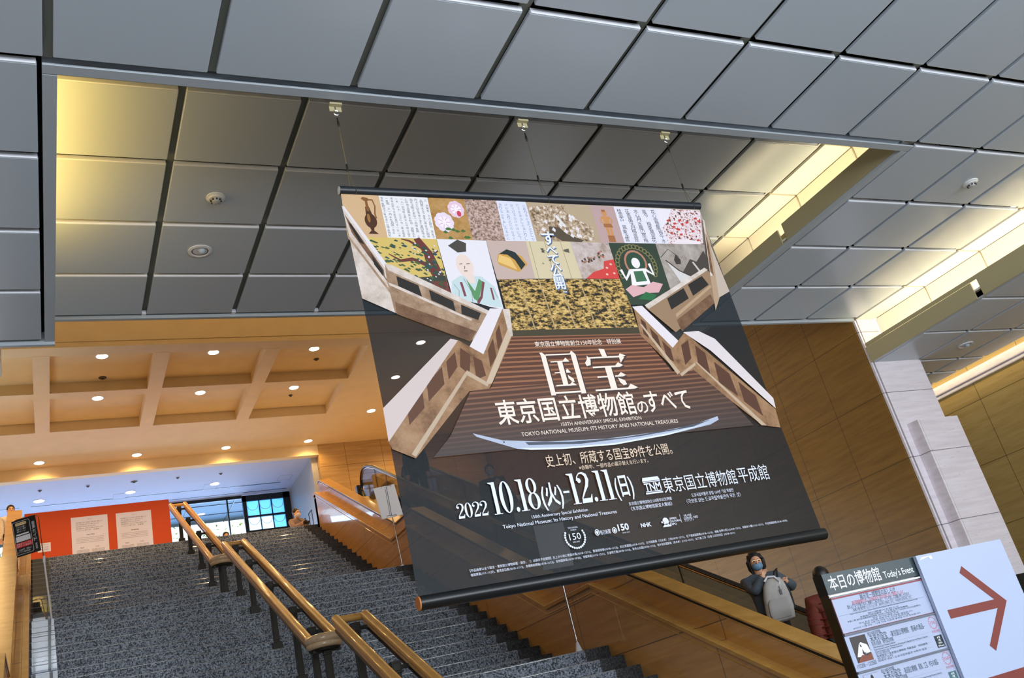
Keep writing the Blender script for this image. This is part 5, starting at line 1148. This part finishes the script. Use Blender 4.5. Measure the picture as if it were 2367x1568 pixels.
    if cap:
        cm = MB(); cm.ball((HC.x, HC.y + .02 * k, HC.z + .05 * k), (.098 * k, .108 * k, .078 * k), 18, 10); cm.box(HC.x - .07 * k, HC.x + .07 * k, HC.y - .17 * k, HC.y - .06 * k, HC.z + .025 * k, HC.z + .04 * k)
        cm.build('cap', mat('cap_%d' % cap[0], cap, .8), o, smooth=True)
    return o, HC, arms
ESX = 7.75
wp = ray(1745, 1303); wp = wp * (ESX / wp.x)
fz_ = ez(wp.y) 
import math as _m
def face_cam(x, y): return _m.atan2(-x, y) * -1   # turn so the figure's -Y points at the entrance
wz = wp.z - 1.54 * 1.0
person('woman in a grey hoodie and blue mask holding a pale backpack on the escalator', (ESX, wp.y, wz), math.radians(-30), 1.66, (72, 80, 88), (10, 10, 12), ((.24, -.20, 1.27), (.02, -.23, 1.40)), tilt=(0, -.9), hair='long', mask=(104, 140, 170), glasses=True)
bp = thing('backpack', 'pale grey backpack held against the chest of the woman on the escalator', 'backpack', (ESX, wp.y, wz), math.radians(-30))
M_BAG = mat('grey_canvas', (176, 172, 166), .85, noise=.08, nscale=20); M_BAGD = mat('dark_strap', (30, 30, 32), .7)
def loft(name, secs, mt, parent, n=20, pw=3.2):
    m = MB()
    for (cx, cy, cz, a, b) in secs:
        for i in range(n):
            t = 2 * PI * i / n; c, s = math.cos(t), math.sin(t)
            m.v.append((cx + a * math.copysign(abs(c) ** (2 / pw), c), cy + b * math.copysign(abs(s) ** (2 / pw), s), cz))
    for j in range(len(secs) - 1):
        for i in range(n): m.f.append((j * n + i, j * n + (i + 1) % n, (j + 1) * n + (i + 1) % n, (j + 1) * n + i)); m.m.append(0)
    m.f += [tuple(range(n)), tuple((len(secs) - 1) * n + i for i in range(n))]; m.m += [0, 0]
    return m.build(name, mt, parent, smooth=True)
bx_ = .06
loft('bag_body', [(bx_ - .02, -.27, .80, .12, .06), (bx_ - .02, -.27, .82, .16, .085), (bx_, -.27, .95, .165, .09), (bx_ + .01, -.265, 1.1, .155, .085), (bx_ + .02, -.26, 1.22, .13, .075), (bx_ + .03, -.25, 1.29, .09, .055), (bx_ + .03, -.25, 1.305, .05, .03)], M_BAG, bp)
loft('front_pocket', [(bx_ - .02, -.355, .84, .11, .02), (bx_ - .02, -.36, .9, .125, .035), (bx_ - .01, -.36, 1.02, .12, .03), (bx_, -.35, 1.06, .10, .012)], mat('grey_canvas_pocket', (166, 163, 158), .85), bp)
MB().tube([(bx_ + .07, -.31, 1.16), (bx_ + .085, -.33, 1.24), (bx_ + .05, -.32, 1.31), (bx_ - .03, -.31, 1.325), (bx_ - .08, -.31, 1.28)], .012, 8).build('zip_edge', M_WHITE, bp, smooth=True)
MB().tube([(bx_ + .05, -.28, 1.30), (bx_ + .08, -.26, 1.37), (bx_ + .12, -.24, 1.40), (bx_ + .1, -.24, 1.30)], .012, 8).build('top_handle', M_BAGD, bp, smooth=True)
MB().tube([(bx_ + .16, -.22, 1.24), (bx_ + .19, -.2, 1.1), (bx_ + .18, -.22, .92)], .016, 8).build('shoulder_strap', M_BAGD, bp, smooth=True)
MB().box(bx_ + .045, bx_ + .07, -.36, -.345, 1.09, 1.15).tube([(bx_ + .057, -.355, 1.15), (bx_ + .06, -.35, 1.19)], .004, 6).build('key_fob', M_BLACK, bp)
rp_ = ray(1903, 1340); rp_ = rp_ * (ESX / rp_.x)
person('person in a rust red quilted jacket on the escalator, half hidden by the event board', (ESX - .02, rp_.y, rp_.z - 1.58), math.radians(150), 1.70, (96, 34, 16), (14, 14, 16), quilt=True)
person('person in a dark coat and white mask on the escalator, seen faintly through the banner', (ESX, 15.65, ez(15.65)), math.radians(-25), 1.74, (22, 24, 26), (14, 14, 16), mask=(170, 176, 190))
person('person holding a pale bag on the escalator, just behind the banner print', (ESX - .15, 15.15, ez(15.15)), math.radians(-10), 1.60, (20, 20, 24), (16, 16, 18), ((.1, -.24, 1.1), (-.1, -.24, 1.1)), hair='long')
person('person in dark clothes near the top of the escalator, hidden behind the banner', (ESX, 19.3, ez(19.3)), math.radians(-20), 1.78, (18, 20, 24), (14, 14, 16))
person('person in a grey cap and dark jacket standing behind the blank white sign', (8.9, 24.6, 5.853), math.radians(-75), 1.74, (34, 32, 36), (24, 24, 28), cap=(112, 104, 110), hands=((.20, -.16, .95), (-.20, -.16, .95)))
cg = at(685, 1192, 23.4)
person('person in a beige jacket and white mask with a camera at the stair head', (cg.x, 23.4, cg.z - 1.54), math.radians(28), 1.70, (146, 122, 112), (60, 56, 56), ((.05, -.26, 1.24), (-.07, -.28, 1.24)), mask=(224, 214, 208), tilt=(-.3, -.6))
cm = thing('camera', 'black camera with a strap held by the person at the stair head', 'camera', (cg.x, 23.4, cg.z - 1.54), math.radians(28))
MB().box(-.075, .075, -.35, -.29, 1.2, 1.29).box(-.03, .03, -.345, -.295, 1.29, 1.315).build('camera_body', M_BLACK, cm, bevel=.008)
MB().lathe([(.035, 0), (.035, -.07), (.03, -.075)], (0, -.345, 1.24), 14, axis='y').build('lens', M_BLACK, cm, smooth=True)
MB().tube([(-.07, -.3, 1.27), (-.1, -.2, 1.35), (-.06, -.1, 1.42)], .008, 6).build('strap', M_BAGD, cm, smooth=True)
hp_ = at(522, 1233, 24.6)
person('person beyond the stair head, only the top of dark hair showing', (hp_.x, 24.6, hp_.z - 1.60), 0, 1.62, (60, 60, 66))
lp_ = at(25, 1178, 23.9)
person('person in a white shirt behind the top of the parapet, beside the black hanging sign', (lp_.x, 23.9, lp_.z - 1.57), math.radians(10), 1.66, (222, 206, 190), (26, 26, 28))

# ------------------------------------------------------------------ trees outside the far glazing
M_LEAF = [mat('leaf_%d' % i, c, .7) for i, c in enumerate(((150, 170, 84), (116, 146, 70), (176, 186, 110)))]
def tree(label, x, y, h, seed, dens=700):
    r = random.Random(seed); o = thing('tree', label, 'tree', (x, y, 5.5))
    m = MB(); m.tube([(0, 0, 0), (.1, .05, h * .3), (.05, .0, h * .55), (.15, .1, h * .8)], [.16, .12, .08, .03], 8); tips = []
    for k in range(11):
        a = r.uniform(0, 2 * PI); z = h * r.uniform(.25, .7); L = h * r.uniform(.2, .36); p1 = (L * .5 * math.cos(a), L * .5 * math.sin(a), z + L * .25); p2 = (L * math.cos(a), L * math.sin(a), z + L * .55)
        m.tube([(.07, .02, z), p1, p2], [.05, .03, .012], 6); tips += [p1, p2]
    m.build('trunk', M_WOOD, o, smooth=True)
    f_ = MB()
    for k in range(dens):
        t = r.choice(tips); c = Vector((t[0] + r.gauss(0, h * .09), t[1] + r.gauss(0, h * .09), t[2] + r.gauss(0, h * .08))); s = r.uniform(.05, .11)
        u = Vector((r.uniform(-1, 1), r.uniform(-1, 1), r.uniform(-.6, .6))).normalized() * s; w = u.orthogonal().normalized() * s * .6
        f_.add([c - u, c + w, c + u, c - w], [(0, 1, 2, 3)], k % 3)
    f_.build('foliage', M_LEAF, o, fix=False)
tree('yellow-green tree outside the far glazing, by the dark framed window', 5.2, 38, 5.5, 1)
tree('bushy tree outside the far glazing, beside the orange panel', 2.4, 40, 6.0, 2)
tree('pale tree outside the far glazing, behind the orange panel', -1.5, 39, 6.2, 3)
tree('tree outside the far glazing beyond the far parapet', -9, 44, 6, 4)
tree('slender tree outside behind the dark framed window', 11.0, 42, 5.6, 5, 500)

# heights were written from the lens: set everything on the entrance floor at zero
for o in list(COL.objects):
    if o.parent is None: o.location.z += EYE
